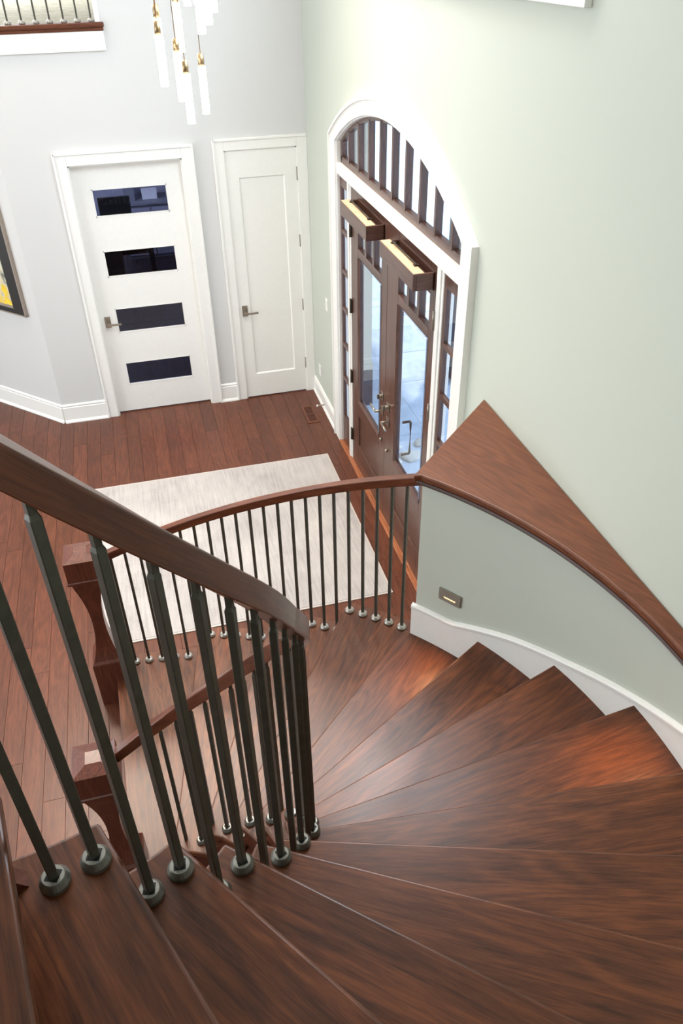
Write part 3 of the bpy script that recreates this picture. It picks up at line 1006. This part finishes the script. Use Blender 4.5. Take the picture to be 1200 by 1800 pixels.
# ------------------------------------------------------------------ staircase
st = empty('staircase', (CX, CY, 0), 'curved staircase of dark walnut winder treads', 'staircase')
TH = 0.036
def tread_poly(k):
    a = ang(k)
    NO = 0.03          # nothing beyond the nosing line
    pts = []
    no = 12
    bo = DA+(0.1 if k == 4 else math.degrees(math.asin(0.052/redge_o(a, k))))
    bi = DA+math.degrees(math.asin(0.052/interp(EDGE, a-DA)))
    for i in range(no+1):           # outer arc
        t = a-bo*i/no
        r = redge_o(t, k)
        pts.append((r, t))
    for i in range(no+1):
        t = a-bi+bi*i/no
        pts.append((interp(EDGE, t), t))
    return [(r*math.cos(math.radians(t-a)), r*math.sin(math.radians(t-a))) for r, t in pts]
for k in range(1, 18):
    a = ang(k)
    poly = tread_poly(k)
    if k == 1:
        poly[0] = (poly[0][0], 0.07); poly[-1] = (poly[-1][0], 0.06)
    m = MB().prism(poly[::-1], -TH, 0)
    me = m.mesh('tread', M_TREAD)
    o = bpy.data.objects.new('tread', me)
    o.location = (0, 0, k*H)
    o.rotation_euler = (0, 0, math.radians(a))
    link(o, st)
    b = o.modifiers.new('bevel', 'BEVEL'); b.width = 0.008; b.segments = 4; b.limit_method = 'ANGLE'; b.angle_limit = math.radians(40)
    # riser under the nosing
    ri, ro = interp(EDGE, a)+0.045, redge_o(a, k)-0.03
    off = -0.03+(0.06 if k == 1 else 0)
    m = MB().box(ri, ro, off-0.02, off, -H+0.001, -TH)
    me = m.mesh('riser', M_TREAD)
    o = bpy.data.objects.new('riser', me)
    o.location = (0, 0, k*H)
    o.rotation_euler = (0, 0, math.radians(a))
    link(o, st)
# stringers
def stringer(name, rf, a0, a1, zt, zb, th, mat, n=70):
    m = MB(); v = []; g = []
    for i in range(n+1):
        a = a0+(a1-a0)*i/n
        r = rf(a)
        for rr, z in ((r, zb(a)), (r, zt(a)), (r+th, zt(a)), (r+th, zb(a))):
            v.append(P(rr, a, z)); g.append((a*0.02, z, rr))
    f = []
    for i in range(n):
        o = 4*i
        for k in range(4):
            f.append((o+k, o+(k+1) % 4, o+4+(k+1) % 4, o+4+k))
    f += [(3, 2, 1, 0), (4*n, 4*n+1, 4*n+2, 4*n+3)]
    m.add(v, f, grain=g)
    return build(m, name, mat, st)
kk = lambda a: (A0-a)/DA
stringer('inner_stringer', lambda a: interp(EDGE, a)+0.035, 86, -110, lambda a: max(0.03, kk(a)*H-0.01), lambda a: max(0.0, kk(a)*H-0.33), 0.03, M_NEWEL, 100)
stringer('outer_stringer', lambda a: rout_b(a)+0.01, 86, 43.2, lambda a: max(0.03, kk(a)*H-0.01), lambda a: 0.0, 0.03, M_NEWEL, 40)
stringer('soffit', lambda a: interp(EDGE, a)+0.06, -30, -110, lambda a: kk(a)*H-0.30, lambda a: kk(a)*H-0.32, 1.38, M_CEIL, 60)

# ------------------------------------------------------------------ railings
def shoe_mesh(r, h, square):
    m = MB().lathe([(r*0.94, 0), (r, h*0.12), (r, h*0.5), (r*0.78, h*0.95), (r*0.74, h), (r*0.30, h)], n=28)
    return m.mesh('shoe', M_SHOE)
SHOE_BIG = shoe_mesh(0.026, 0.022, True)
def slot_mesh(s):
    q_ = s*1.0
    m = MB()
    m.add([(q_, 0, 0), (0, q_, 0), (-q_, 0, 0), (0, -q_, 0)], [(0, 1, 2, 3)])
    return m.mesh('shoe_slot', M_SLOT)
SLOT = slot_mesh(0.0162)
SHOE_TOP = MB().lathe([(0.0185, 0), (0.0185, 0.0006)], n=28).mesh('shoe_top', M_SHOE3)
SHOE_SM = MB().lathe([(0.021, 0), (0.026, 0.004), (0.027, 0.012), (0.021, 0.022), (0.013, 0.026), (0.010, 0.026)], n=20).mesh('shoe', M_SHOE2)

def baluster(par, x, y, z0, z1, w, rot, shoe, slot=False, neck=True):
    m = MB()
    c_, s_ = math.cos(rot), math.sin(rot)
    def ring(z, h):
        return [(c_*a-s_*b, s_*a+c_*b, z) for a, b in ((h, h), (-h, h), (-h, -h), (h, -h))]
    L = z1-z0
    zs = [(0.0, w/2), (L-0.03, w/2), (L-0.022, w/2*0.72), (L+0.02, w/2*0.72)] if neck else [(0, w/2), (L+0.02, w/2)]
    v = []
    for z, h in zs: v += ring(z, h)
    f = [(3, 2, 1, 0)]
    for i in range(len(zs)-1):
        for k in range(4):
            f.append((4*i+k, 4*i+(k+1) % 4, 4*i+4+(k+1) % 4, 4*i+4+k))
    f.append(tuple(4*(len(zs)-1)+k for k in range(4)))
    m.add(v, f)
    me = m.mesh('baluster', M_IRON)
    o = bpy.data.objects.new('baluster', me)
    o.location = Vector((x, y, z0))-wpos(par)
    link(o, par)
    b = o.modifiers.new('bevel', 'BEVEL'); b.width = w*0.09; b.segments = 1; b.limit_method = 'ANGLE'; b.angle_limit = math.radians(50)
    s = bpy.data.objects.new('shoe', shoe)
    link(s, o)
    if slot:
        q2 = bpy.data.objects.new('shoe_slot', SLOT)
        q2.location = (0, 0, 0.0229)
        q2.rotation_euler = (0, 0, rot+PI/4+PI/4)
        link(q2, o)
        q5 = bpy.data.objects.new('shoe_top', SHOE_TOP)
        q5.location = (0, 0, 0.0220)
        link(q5, o)
    return o

def rail_frames(rf, zf, a0, a1, n, lift):
    pts = [P(rf(a0+(a1-a0)*i/n), a0+(a1-a0)*i/n, zf(a0+(a1-a0)*i/n)) for i in range(n+1)]
    fr = []; d = 0
    for i, p in enumerate(pts):
        t = (pts[min(i+1, n)]-pts[max(i-1, 0)]).normalized()
        N = Vector((t.y, -t.x, 0)).normalized()
        a = a0+(a1-a0)*i/n
        out = (P(1, a)-P(0, a)).normalized()
        if N.dot(out) < 0: N = -N
        B = N.cross(t)
        if B.z < 0: B = -B
        if i: d += (p-pts[i-1]).length
        fr.append((p+B*lift, N, B, d))
    return fr
def rsec(w, h, c=0.007):
    hw, hh = w/2, h/2
    s = []
    for cx_, cy_, a0 in ((hw-c, hh-c, 0), (-hw+c, hh-c, 90), (-hw+c*0.5, -hh+c*0.5, 180), (hw-c*0.5, -hh+c*0.5, 270)):
        cc = c if cy_ > 0 else c*0.5
        for j in range(4):
            t = math.radians(a0+30*j)
            s.append((cx_+cc*math.cos(t), cy_+cc*math.sin(t)))
    return s
def smooth_tab(tab, a, w=4.0):
    return sum(interp(tab, a+d_) for d_ in (-w, -w/2, 0, w/2, w))/5

def newel(par, x0, x1, y0, y1, zt):
    """square newel with coved shaft and hipped cap"""
    xc, yc, hw = (x0+x1)/2, (y0+y1)/2, (x1-x0)/2
    def sq(m, lv):
        v = []
        for z, h in lv:
            v += [(xc-h, yc-h, z), (xc+h, yc-h, z), (xc+h, yc+h, z), (xc-h, yc+h, z)]
        f = [(3, 2, 1, 0)]
        for i in range(len(lv)-1):
            for k in range(4):
                f.append((4*i+k, 4*i+(k+1) % 4, 4*i+4+(k+1) % 4, 4*i+4+k))
        f.append(tuple(4*(len(lv)-1)+k for k in range(4)))
        g = [(p[2], p[0]+p[1]*0.7, p[0]-p[1]) for p in v]
        m.add(v, f, grain=g)
        return m
    sh = hw-0.004
    lv = [(0.36, sh)]
    zc0, zc1 = 0.375, zt-0.165
    for i in range(15):
        t = i/14
        ins = 0.05*(math.sin(PI*t**0.85))**0.85 if 0 < t < 1 else 0.004
        lv.append((zc0+(zc1-zc0)*t, sh-0.006-ins))
    lv.append((zt-0.15, sh-0.004))
    body = build(sq(MB(), lv), 'newel_post', M_NEWEL, par)
    build(sq(MB(), [(0, hw), (0.35, hw), (0.362, hw-0.004)]), 'plinth', M_NEWEL, body, bevel=0.002)
    build(sq(MB(), [(zt-0.155, hw+0.003), (zt-0.14, hw+0.005), (zt-0.135, hw)]), 'necking', M_NEWEL, body)
    build(sq(MB(), [(zt-0.135, hw), (zt, hw), (zt+0.020, hw-0.06)]), 'newel_cap', M_NEWEL, body, bevel=0.0015)

# outer railing
ro_ = empty('stair_railing', tuple(P(2.3, 90)), 'outer stair railing of wood handrail and thin iron balusters before the rug', 'railing')
fr = rail_frames(lambda a: rout_b(a), lambda a: smooth_tab(ZO, a, 3), 91.2, 41.2, 70, 0.0235)
build(MB().sweep(fr, rsec(0.048, 0.047, 0.005)), 'handrail', M_RAIL, ro_)
for i in range(22):
    a = 89.4-2.1*i
    k = int((A0-a)//DA)+1
    p = P(rout_b(a), a)
    baluster(ro_, p.x, p.y, k*H, interp(ZO, a)+0.004, 0.0155, math.radians(a), SHOE_SM, neck=False)
newel(ro_, -2.315, -2.125, -3.86, -3.67, 1.175)

# inner railing
ri_ = empty('stair_railing', tuple(P(.9, 90)), 'inner spiral stair railing of heavy square iron bars under a wood handrail', 'railing')
FIRST = {1: 80.5, 2: 70, 3: 59.4, 4: 48.8, 5: 37.7, 6: 27.4, 7: 16.5, 8: 5, 9: -6.5, 10: -18.9, 11: -32.2, 12: -44.5, 13: -57.3, 14: -69.2, 15: -81.3, 16: -93.4, 17: -105}
fr = rail_frames(lambda a: interp(RIN, a), lambda a: smooth_tab(ZI, a, 5), 88.6, -108, 200, 0.025)
build(MB().sweep(fr, rsec(0.046, 0.050, 0.005)), 'handrail', M_RAIL, ri_)
for k in range(1, 17):
    for a in (FIRST[k], (FIRST[k]+FIRST[k+1])/2):
        p = P(interp(RIN, a), a)
        baluster(ri_, p.x, p.y, k*H, interp(ZI, a)+0.004, 0.0165, math.radians(a+8), SHOE_BIG, slot=True)
newel(ri_, -2.265, -2.08, -5.25, -5.06, 1.105)

# ------------------------------------------------------------------ balcony
bal = empty('balcony_railing', (-1.9, 0, 3.44), 'row of thin balusters on a brown wood curb at the upper balcony', 'railing')
build(MB().box(-6.5, -1.592, -0.045, 0.06, 3.41, 3.445), 'curb', M_RAIL, bal, bevel=0.01, seg=3, axis='x')
build(MB().box(-6.5, -1.600, -0.03, 0.0, 3.385, 3.41), 'curb_molding', M_RAIL, bal, bevel=0.006, axis='x')
xs = [-1.683-0.1035*i for i in range(14)]
for x in xs:
    baluster(bal, x, 0.012, 3.445, 4.36, 0.013, 0.0, SHOE_SM, neck=False)
build(MB().box(-6.5, -1.62, -0.02, 0.045, 4.36, 4.415), 'handrail', M_RAIL, bal, bevel=0.01, axis='x')
tag(build(MB().box(-6.5, -1.605, -0.022, 0.02, 3.250, 3.385), 'trim_2', M_WHITE, bevel=0.003), 'white fascia board under the upper balcony', 'trim', kind='structure')
tag(build(MB().box(-1.655, -1.618, -0.004, 0.165, 3.445, 6.1), 'trim_3', M_WHITE), 'white corner trim at the end of the balcony opening', 'trim', kind='structure')

# ------------------------------------------------------------------ rug
rg = empty('area_rug', (-1.28, -2.345, 0), 'large pale silvery rug on the wood floor inside the front doors', 'rug')
build(MB().box(-2.345, -0.215, -3.335, -1.345, 0.0, 0.011), 'pile', M_RUG, rg, bevel=0.003)
m = MB().box(-2.36, -0.20, -3.35, -3.335, 0, 0.008).box(-2.36, -0.20, -1.345, -1.33, 0, 0.008).box(-2.36, -2.345, -3.335, -1.345, 0, 0.008).box(-0.215, -0.20, -3.335, -1.345, 0, 0.008)
build(m, 'binding', M_RUGB, rg)

# ------------------------------------------------------------------ painting on the angled wall
def AW(s, d, z):   # along the angled wall, out of it
    return Vector((BX+DIRX*s-0.714*d, BY+DIRY*s-0.70*d, z))
pt = empty('painting', tuple(AW(0.7, 0, 1.1)), 'abstract painting with yellow blotches in a wide black frame', 'painting')
def aw_box(m, s0, s1, d0, d1, z0, z1):
    v = [AW(s, d, z) for s in (s0, s1) for d in (d0, d1) for z in (z0, z1)]
    m.add(v, [(0, 1, 3, 2), (4, 6, 7, 5), (0, 4, 5, 1), (2, 3, 7, 6), (0, 2, 6, 4), (1, 5, 7, 3)])
    return m
s0, s1, z0, z1 = 0.145, 1.25, 1.11, 2.42
w = 0.15
m = MB()
aw_box(m, s0+0.012, s0+w, 0.004, 0.034, z0+0.012, z1-0.02); aw_box(m, s1-w, s1-0.02, 0.004, 0.034, z0+0.022, z1-0.02)
aw_box(m, s0+w, s1-w, 0.004, 0.034, z0+0.012, z0+0.05); aw_box(m, s0+w, s1-w, 0.004, 0.034, z1-w, z1-0.02)
build(m, 'picture_frame', M_FRAME, pt)
m = MB()
aw_box(m, s0, s0+0.012, 0, 0.036, z0, z1); aw_box(m, s1-0.02, s1, 0, 0.036, z0, z1); aw_box(m, s0, s1, 0, 0.036, z0, z0+0.012); aw_box(m, s0, s1, 0, 0.036, z1-0.02, z1)
build(m, 'frame_edge', M_FRAMEE, pt)
m = MB(); aw_box(m, s0+w, s1-w, 0.004, 0.012, z0+0.055, z1-w)
cv = build(m, 'canvas', M_PAINT, pt, pivot=(BX-0.3, BY+0.3, 0))
m = MB(); aw_box(m, s0+w, s1-w, 0.012, 0.02, z0+0.05, z0+0.075)
build(m, 'fillet', M_FRAMEE, pt)

# ------------------------------------------------------------------ chandelier
ch = empty('chandelier', (-1.15, -2.4, 6.1), 'cascading chandelier of lit clear tubes on thin brass wires', 'chandelier')
build(MB().lathe([(0.30, -0.04), (0.32, -0.02), (0.32, 0.0)], (-1.15, -2.4, 6.1), 32), 'canopy', M_BRASS, ch)
def at(px, py, Y):
    d = fw*1.0+r2*((px-600)/FPX)-u2*((py-900)/FPX)
    t = (Y-CAMLOC.y)/d.y
    return CAMLOC+d*t
# x, y of the lower end in the photograph and how far into the room it hangs
for (bx, by, Y, capl) in [(287, 119, -2.15, 1), (290, 152, -2.45, 1), (319, 92, -2.1, 1), (321, 178, -2.35, 1), (337, 217, -2.55, 1), (363, 200, -2.3, 1), (355, 60, -2.65, 1), (368, 44, -2.2, 1), (376, 22, -2.5, 1), (330, 11, -2.0, 1), (346, 5, -2.45, 1), (300, -20, -2.6, 1), (360, -30, -2.05, 1), (322, -60, -2.3, 1), (280, -75, -2.2, 1), (350, -95, -2.5, 1), (372, -120, -2.2, 1), (305, -130, -2.45, 1), (335, -165, -2.1, 1), (288, -190, -2.6, 1), (362, -210, -2.3, 1), (318, -240, -2.25, 1), (344, -280, -2.5, 1)]:
    p = at(bx, by, Y)
    x, y, z = p
    tl, cl = 0.245, 0.065
    c_ = build(MB().tube([(x, y, z+tl), (x, y, z+tl+cl)], 0.0175, 16), 'pendant', M_BRASS, ch, pivot=(x, y, z+tl))
    build(MB().tube([(x, y, z), (x, y, z+tl)], 0.0215, 18), 'tube', M_TUBE, c_)
    build(MB().tube([(x, y, z+tl+cl), (x, y, 6.09)], 0.0022, 6), 'wire', M_BRASS, c_)

# ------------------------------------------------------------------ office behind the glass door
of = MB().box(-3.4, -0.4, 6.0, 6.1, -0.1, 3.25).box(-3.5, -3.4, 1.0, 6.1, -0.1, 3.25).box(-0.5, -0.4, 0.17, 6.1, -0.1, 3.25)
of = MB().box(-3.2, -0.35, 5.5, 5.6, -0.1, 3.2).box(-3.3, -3.2, 1.0, 5.6, -0.1, 3.2).box(-0.45, -0.35, 0.17, 5.6, -0.1, 3.2)
tag(build(of, 'wall_office', M_OFFICE), 'dim grey walls of the office behind the glass door', 'wall', kind='structure')
ofl = tag(build(MB().box(-3.2, -0.45, 0.165, 5.5, -0.14, -0.01), 'floor_office', M_GAP), 'dark plank floor of the office seen through the lower panes', 'floor', kind='structure')
for i in range(14):
    x = -0.5-0.15*i
    plank(x-0.15, 0.17 if x > -2.6 else 0.63, 2.4, ofl, M_OFLOOR, z0=-0.01, z1=0.0, w=0.15)
rest = MB()
for i in range(18):
    x = -0.45-0.15*i
    rest.box(x-0.148, x-0.002, 2.402, 5.5, -0.01, 0)
tag(build(rest, 'floor_boards', M_OFLOOR, ofl, axis='y'), kind='stuff')
area('office_fill_light', (-3.1, 3.6, 2.1), (-1.4, 4.2, 0.6), 1.8, 1.0, 110, (0.9, 0.94, 1.0))  # added side light to brighten the office behind the panes, no window there
dk = empty('desk', (-1.5, 4.1, 0), 'black office desk seen through the glass door', 'desk')
build(MB().box(-2.3, -1.4, 3.7, 4.45, 0.70, 0.74), 'desk_top', M_BLACK, dk, bevel=0.004)
build(MB().box(-2.3, -1.85, 3.75, 4.42, 0.05, 0.70), 'drawer_unit', M_BLACK, dk)
build(MB().box(-1.47, -1.41, 3.75, 4.42, 0.0, 0.70), 'leg', M_BLACK, dk)
build(MB().box(-1.85, -1.47, 4.38, 4.41, 0.25, 0.70), 'modesty_panel', M_BLACK, dk)
build(MB().box(-2.28, -1.87, 3.77, 4.40, 0.0, 0.05), 'plinth', M_BLACK, dk)
mo = empty('monitor', (-1.8, 4.1, 0.74), 'black monitor on the office desk', 'monitor')
build(MB().box(-2.05, -1.62, 4.15, 4.19, 0.84, 1.12), 'screen', M_BLACK, mo, bevel=0.004)
build(MB().box(-1.87, -1.80, 4.16, 4.2, 0.75, 0.86).box(-1.93, -1.74, 4.08, 4.26, 0.74, 0.752), 'stand', M_BLACK, mo)
for i, (x, y, z, w_, h_, a) in enumerate([(-1.62, 3.87, .742, .2, .14, 12), (-1.5, 4.1, .742, .15, .2, -20), (-1.95, 3.86, .742, .13, .18, 35)]):
    m = MB().obox((x, y, z+0.003), (math.cos(math.radians(a))*w_/2, math.sin(math.radians(a))*w_/2, 0), (-math.sin(math.radians(a))*h_/2, math.cos(math.radians(a))*h_/2, 0), (0, 0, 0.003))
    tag(build(m, 'paper_stack', M_PAPER), ['white paper stack in the middle of the office desk', 'white paper stack at the back of the office desk', 'small white paper stack at the desk edge'][i], 'papers', 'papers on the office desk')
oc = empty('office_cabinet', (-1.0, 5.1, 0), 'low dark cabinet with a pale top against the office wall', 'cabinet')
build(MB().box(-1.75, -0.5, 4.95, 5.45, 0.0, 0.78), 'body', M_GREY, oc)
build(MB().box(-1.78, -0.48, 4.92, 5.48, 0.78, 0.81), 'top', M_GREY, oc)
for i in range(3):
    dd_ = build(MB().box(-1.74+0.41*i, -1.35+0.41*i, 4.935, 4.95, 0.05, 0.74), 'cabinet_door', M_OFFICE, oc)
    build(MB().box(-1.39+0.41*i, -1.375+0.41*i, 4.92, 4.935, 0.4, 0.55), 'handle', M_NICKEL, dd_)
for i, (x, w_, d_, h_, mt) in enumerate([(-1.62, .16, .2, .22, M_GREY), (-1.32, .22, .16, .12, M_PAPER), (-1.02, .12, .2, .26, M_GREY), (-0.75, .2, .22, .1, M_PAPER)]):
    m = MB().box(x-w_/2, x+w_/2, 5.2-d_/2, 5.2+d_/2, 0.81, 0.81+h_)
    o = tag(build(m, 'storage_box', mt, bevel=0.004), ['tall grey box on the office cabinet at its left end', 'low white box second along the office cabinet', 'tallest grey box on the office cabinet', 'low white box at the far end of the office cabinet'][i], 'box', 'boxes on the office cabinet')
    build(MB().box(x-w_/2-0.004, x+w_/2+0.004, 5.2-d_/2-0.004, 5.2+d_/2+0.004, 0.81+h_-0.03, 0.815+h_), 'lid', mt, o)

# ------------------------------------------------------------------ outside
tag(build(MB().box(0.09, 40, -14, 60, -0.4, -0.17), 'ground', M_CONC), 'pale concrete driveway beyond the porch', 'ground', kind='structure')
pf = tag(build(MB().box(0.09, 4.6, -6.5, 5.0, -0.2, -0.126), 'floor_porch', M_GROUT), 'porch floor of bluish slate tiles outside the front doors', 'porch', kind='structure')
TS = 0.74
for i in range(6):
    for j in range(15):
        x0, y0 = 0.17+TS*i, -6.2+TS*j+(TS/2 if i % 2 else 0)
        if y0+TS > 5: continue
        dz = random.uniform(-0.002, 0.002)
        build(MB().box(x0+0.006, x0+TS-0.006, y0+0.006, y0+TS-0.006, -0.135, -0.12+dz), 'tile', M_SLATE, pf, bevel=0.002, seg=1, pivot=(x0+TS/2, y0+TS/2, -0.135))
pi_ = empty('porch_pillar', (0.38, 0.0, -0.12), 'beige stucco pier with a dark stone base outside the glass', 'pillar', kind='structure')
build(MB().box(0.092, 0.54, -0.30, 0.5, 0.36, 3.2), 'shaft', M_STUCCO, pi_)
build(MB().box(0.092, 0.555, -0.315, 0.5, 0.30, 0.36), 'band', M_STUCCO, pi_)
build(MB().box(0.092, 0.55, -0.31, 0.5, -0.135, 0.30), 'base', M_STONEB, pi_)
pi2 = empty('porch_pillar', (1.8, 0.15, -0.12), 'stucco porch pillar with a tall dark stone base, seen through the sidelight beside the green wall', 'pillar', kind='structure')
build(MB().box(1.6, 2.0, -0.1, 0.4, 1.1, 3.3), 'shaft', M_STUCCO, pi2)
build(MB().box(1.58, 2.02, -0.12, 0.42, 1.04, 1.1), 'band', M_STUCCO, pi2)
build(MB().box(1.57, 2.03, -0.13, 0.43, -0.125, 1.04), 'base', M_STONEB, pi2)
# pale stones by the sill
STONES = [(0.40, -1.50, 0.075, 'large flat pale stone closest to the door glass'), (0.62, -1.42, 0.10, 'largest flat pale stone in the cluster outside the door'),
          (0.50, -1.24, 0.055, 'small round pale stone behind the large ones outside the door'), (0.80, -1.22, 0.075, 'flat pale stone farthest out on the slate'),
          (0.38, -1.70, 0.05, 'small pale stone tucked beside the door sill')]
for i, (x, y, s_, lab) in enumerate(STONES):
    nn, rr = 10, []
    v = []
    for lz_, sc_ in ((0.0, 0.85), (0.018, 1.0), (0.035, 0.7)):
        for k in range(nn):
            t = 2*PI*k/nn
            q3 = s_*sc_*(1+0.15*math.sin(3*t+i))
            v.append((x+q3*math.cos(t)*1.3, y+q3*math.sin(t), -0.12+lz_))
    f = [tuple(range(nn-1, -1, -1)), tuple(2*nn+k for k in range(nn))]
    for a_ in range(2):
        for k in range(nn):
            f.append((a_*nn+k, a_*nn+(k+1) % nn, (a_+1)*nn+(k+1) % nn, (a_+1)*nn+k))
    tag(build(MB().add(v, f, smooth=True), 'stone', M_STONE), lab, 'stone', 'pale stones outside the front door')
# porch roof and post, lawn, wing wall, hedge, trees
tag(build(MB().box(0.09, 2.2, -6.5, 5.0, 3.3, 3.45), 'roof_porch', M_STUCCO), 'porch roof over the entrance', 'roof', kind='structure')
tag(build(MB().box(6.5, 30, -2, 40, -0.18, -0.15), 'lawn', M_LAWN), 'green lawn beyond the driveway', 'lawn', kind='structure')
wg = empty('wall_wing', (1.5, 7.0, 0), 'beige stucco wing of the house beyond the porch', 'building', kind='structure')
build(MB().box(0.2, 2.6, 6.6, 7.0, -0.2, 5.0), 'stucco_wall', M_STUCCO, wg)
wf = build(MB().box(0.9, 1.0, 6.55, 6.6, 0.3, 2.2).box(1.9, 2.0, 6.55, 6.6, 0.3, 2.2).box(1.0, 1.9, 6.55, 6.6, 0.3, 0.4).box(1.0, 1.9, 6.55, 6.6, 2.1, 2.2), 'window_frame', M_WHITE, wg)
build(MB().box(1.0, 1.9, 6.57, 6.58, 0.4, 2.1), 'pane', M_GLASSD, wf)
def tree(x, y, hgt, rad, seed, label):
    t = empty('tree', (x, y, -0.15), label, 'tree', 'trees beyond the lawn')
    rnd_ = random.Random(seed)
    build(MB().tube([(x, y, -0.16), (x+0.05, y, hgt*0.4), (x, y+0.1, hgt*0.7)], [0.16, 0.11, 0.05], 8), 'trunk', M_BARK, t)
    m = MB()
    for i in range(2200):
        u, v_, w_ = rnd_.gauss(0, 1), rnd_.gauss(0, 1), rnd_.gauss(0, 1)
        l_ = math.sqrt(u*u+v_*v_+w_*w_)+1e-6
        q4 = rad*(0.55+0.45*rnd_.random())/l_
        c0 = Vector((x+u*q4, y+v_*q4, hgt*0.68+w_*q4*0.9))
        a_ = Vector((rnd_.uniform(-1, 1), rnd_.uniform(-1, 1), rnd_.uniform(-1, 1)))*0.13
        b_ = Vector((rnd_.uniform(-1, 1), rnd_.uniform(-1, 1), rnd_.uniform(-1, 1)))*0.13
        m.add([c0, c0+a_, c0+a_+b_, c0+b_], [(0, 1, 2, 3)])
    tag(build(m, 'crown', M_LEAF, t), kind='stuff')
tree(9.5, 12.0, 4.4, 1.7, 1, 'leafy tree beyond the lawn straight out from the arch')
tree(14.5, 10.5, 5.0, 2.0, 2, 'leafy tree farther off beyond the driveway')
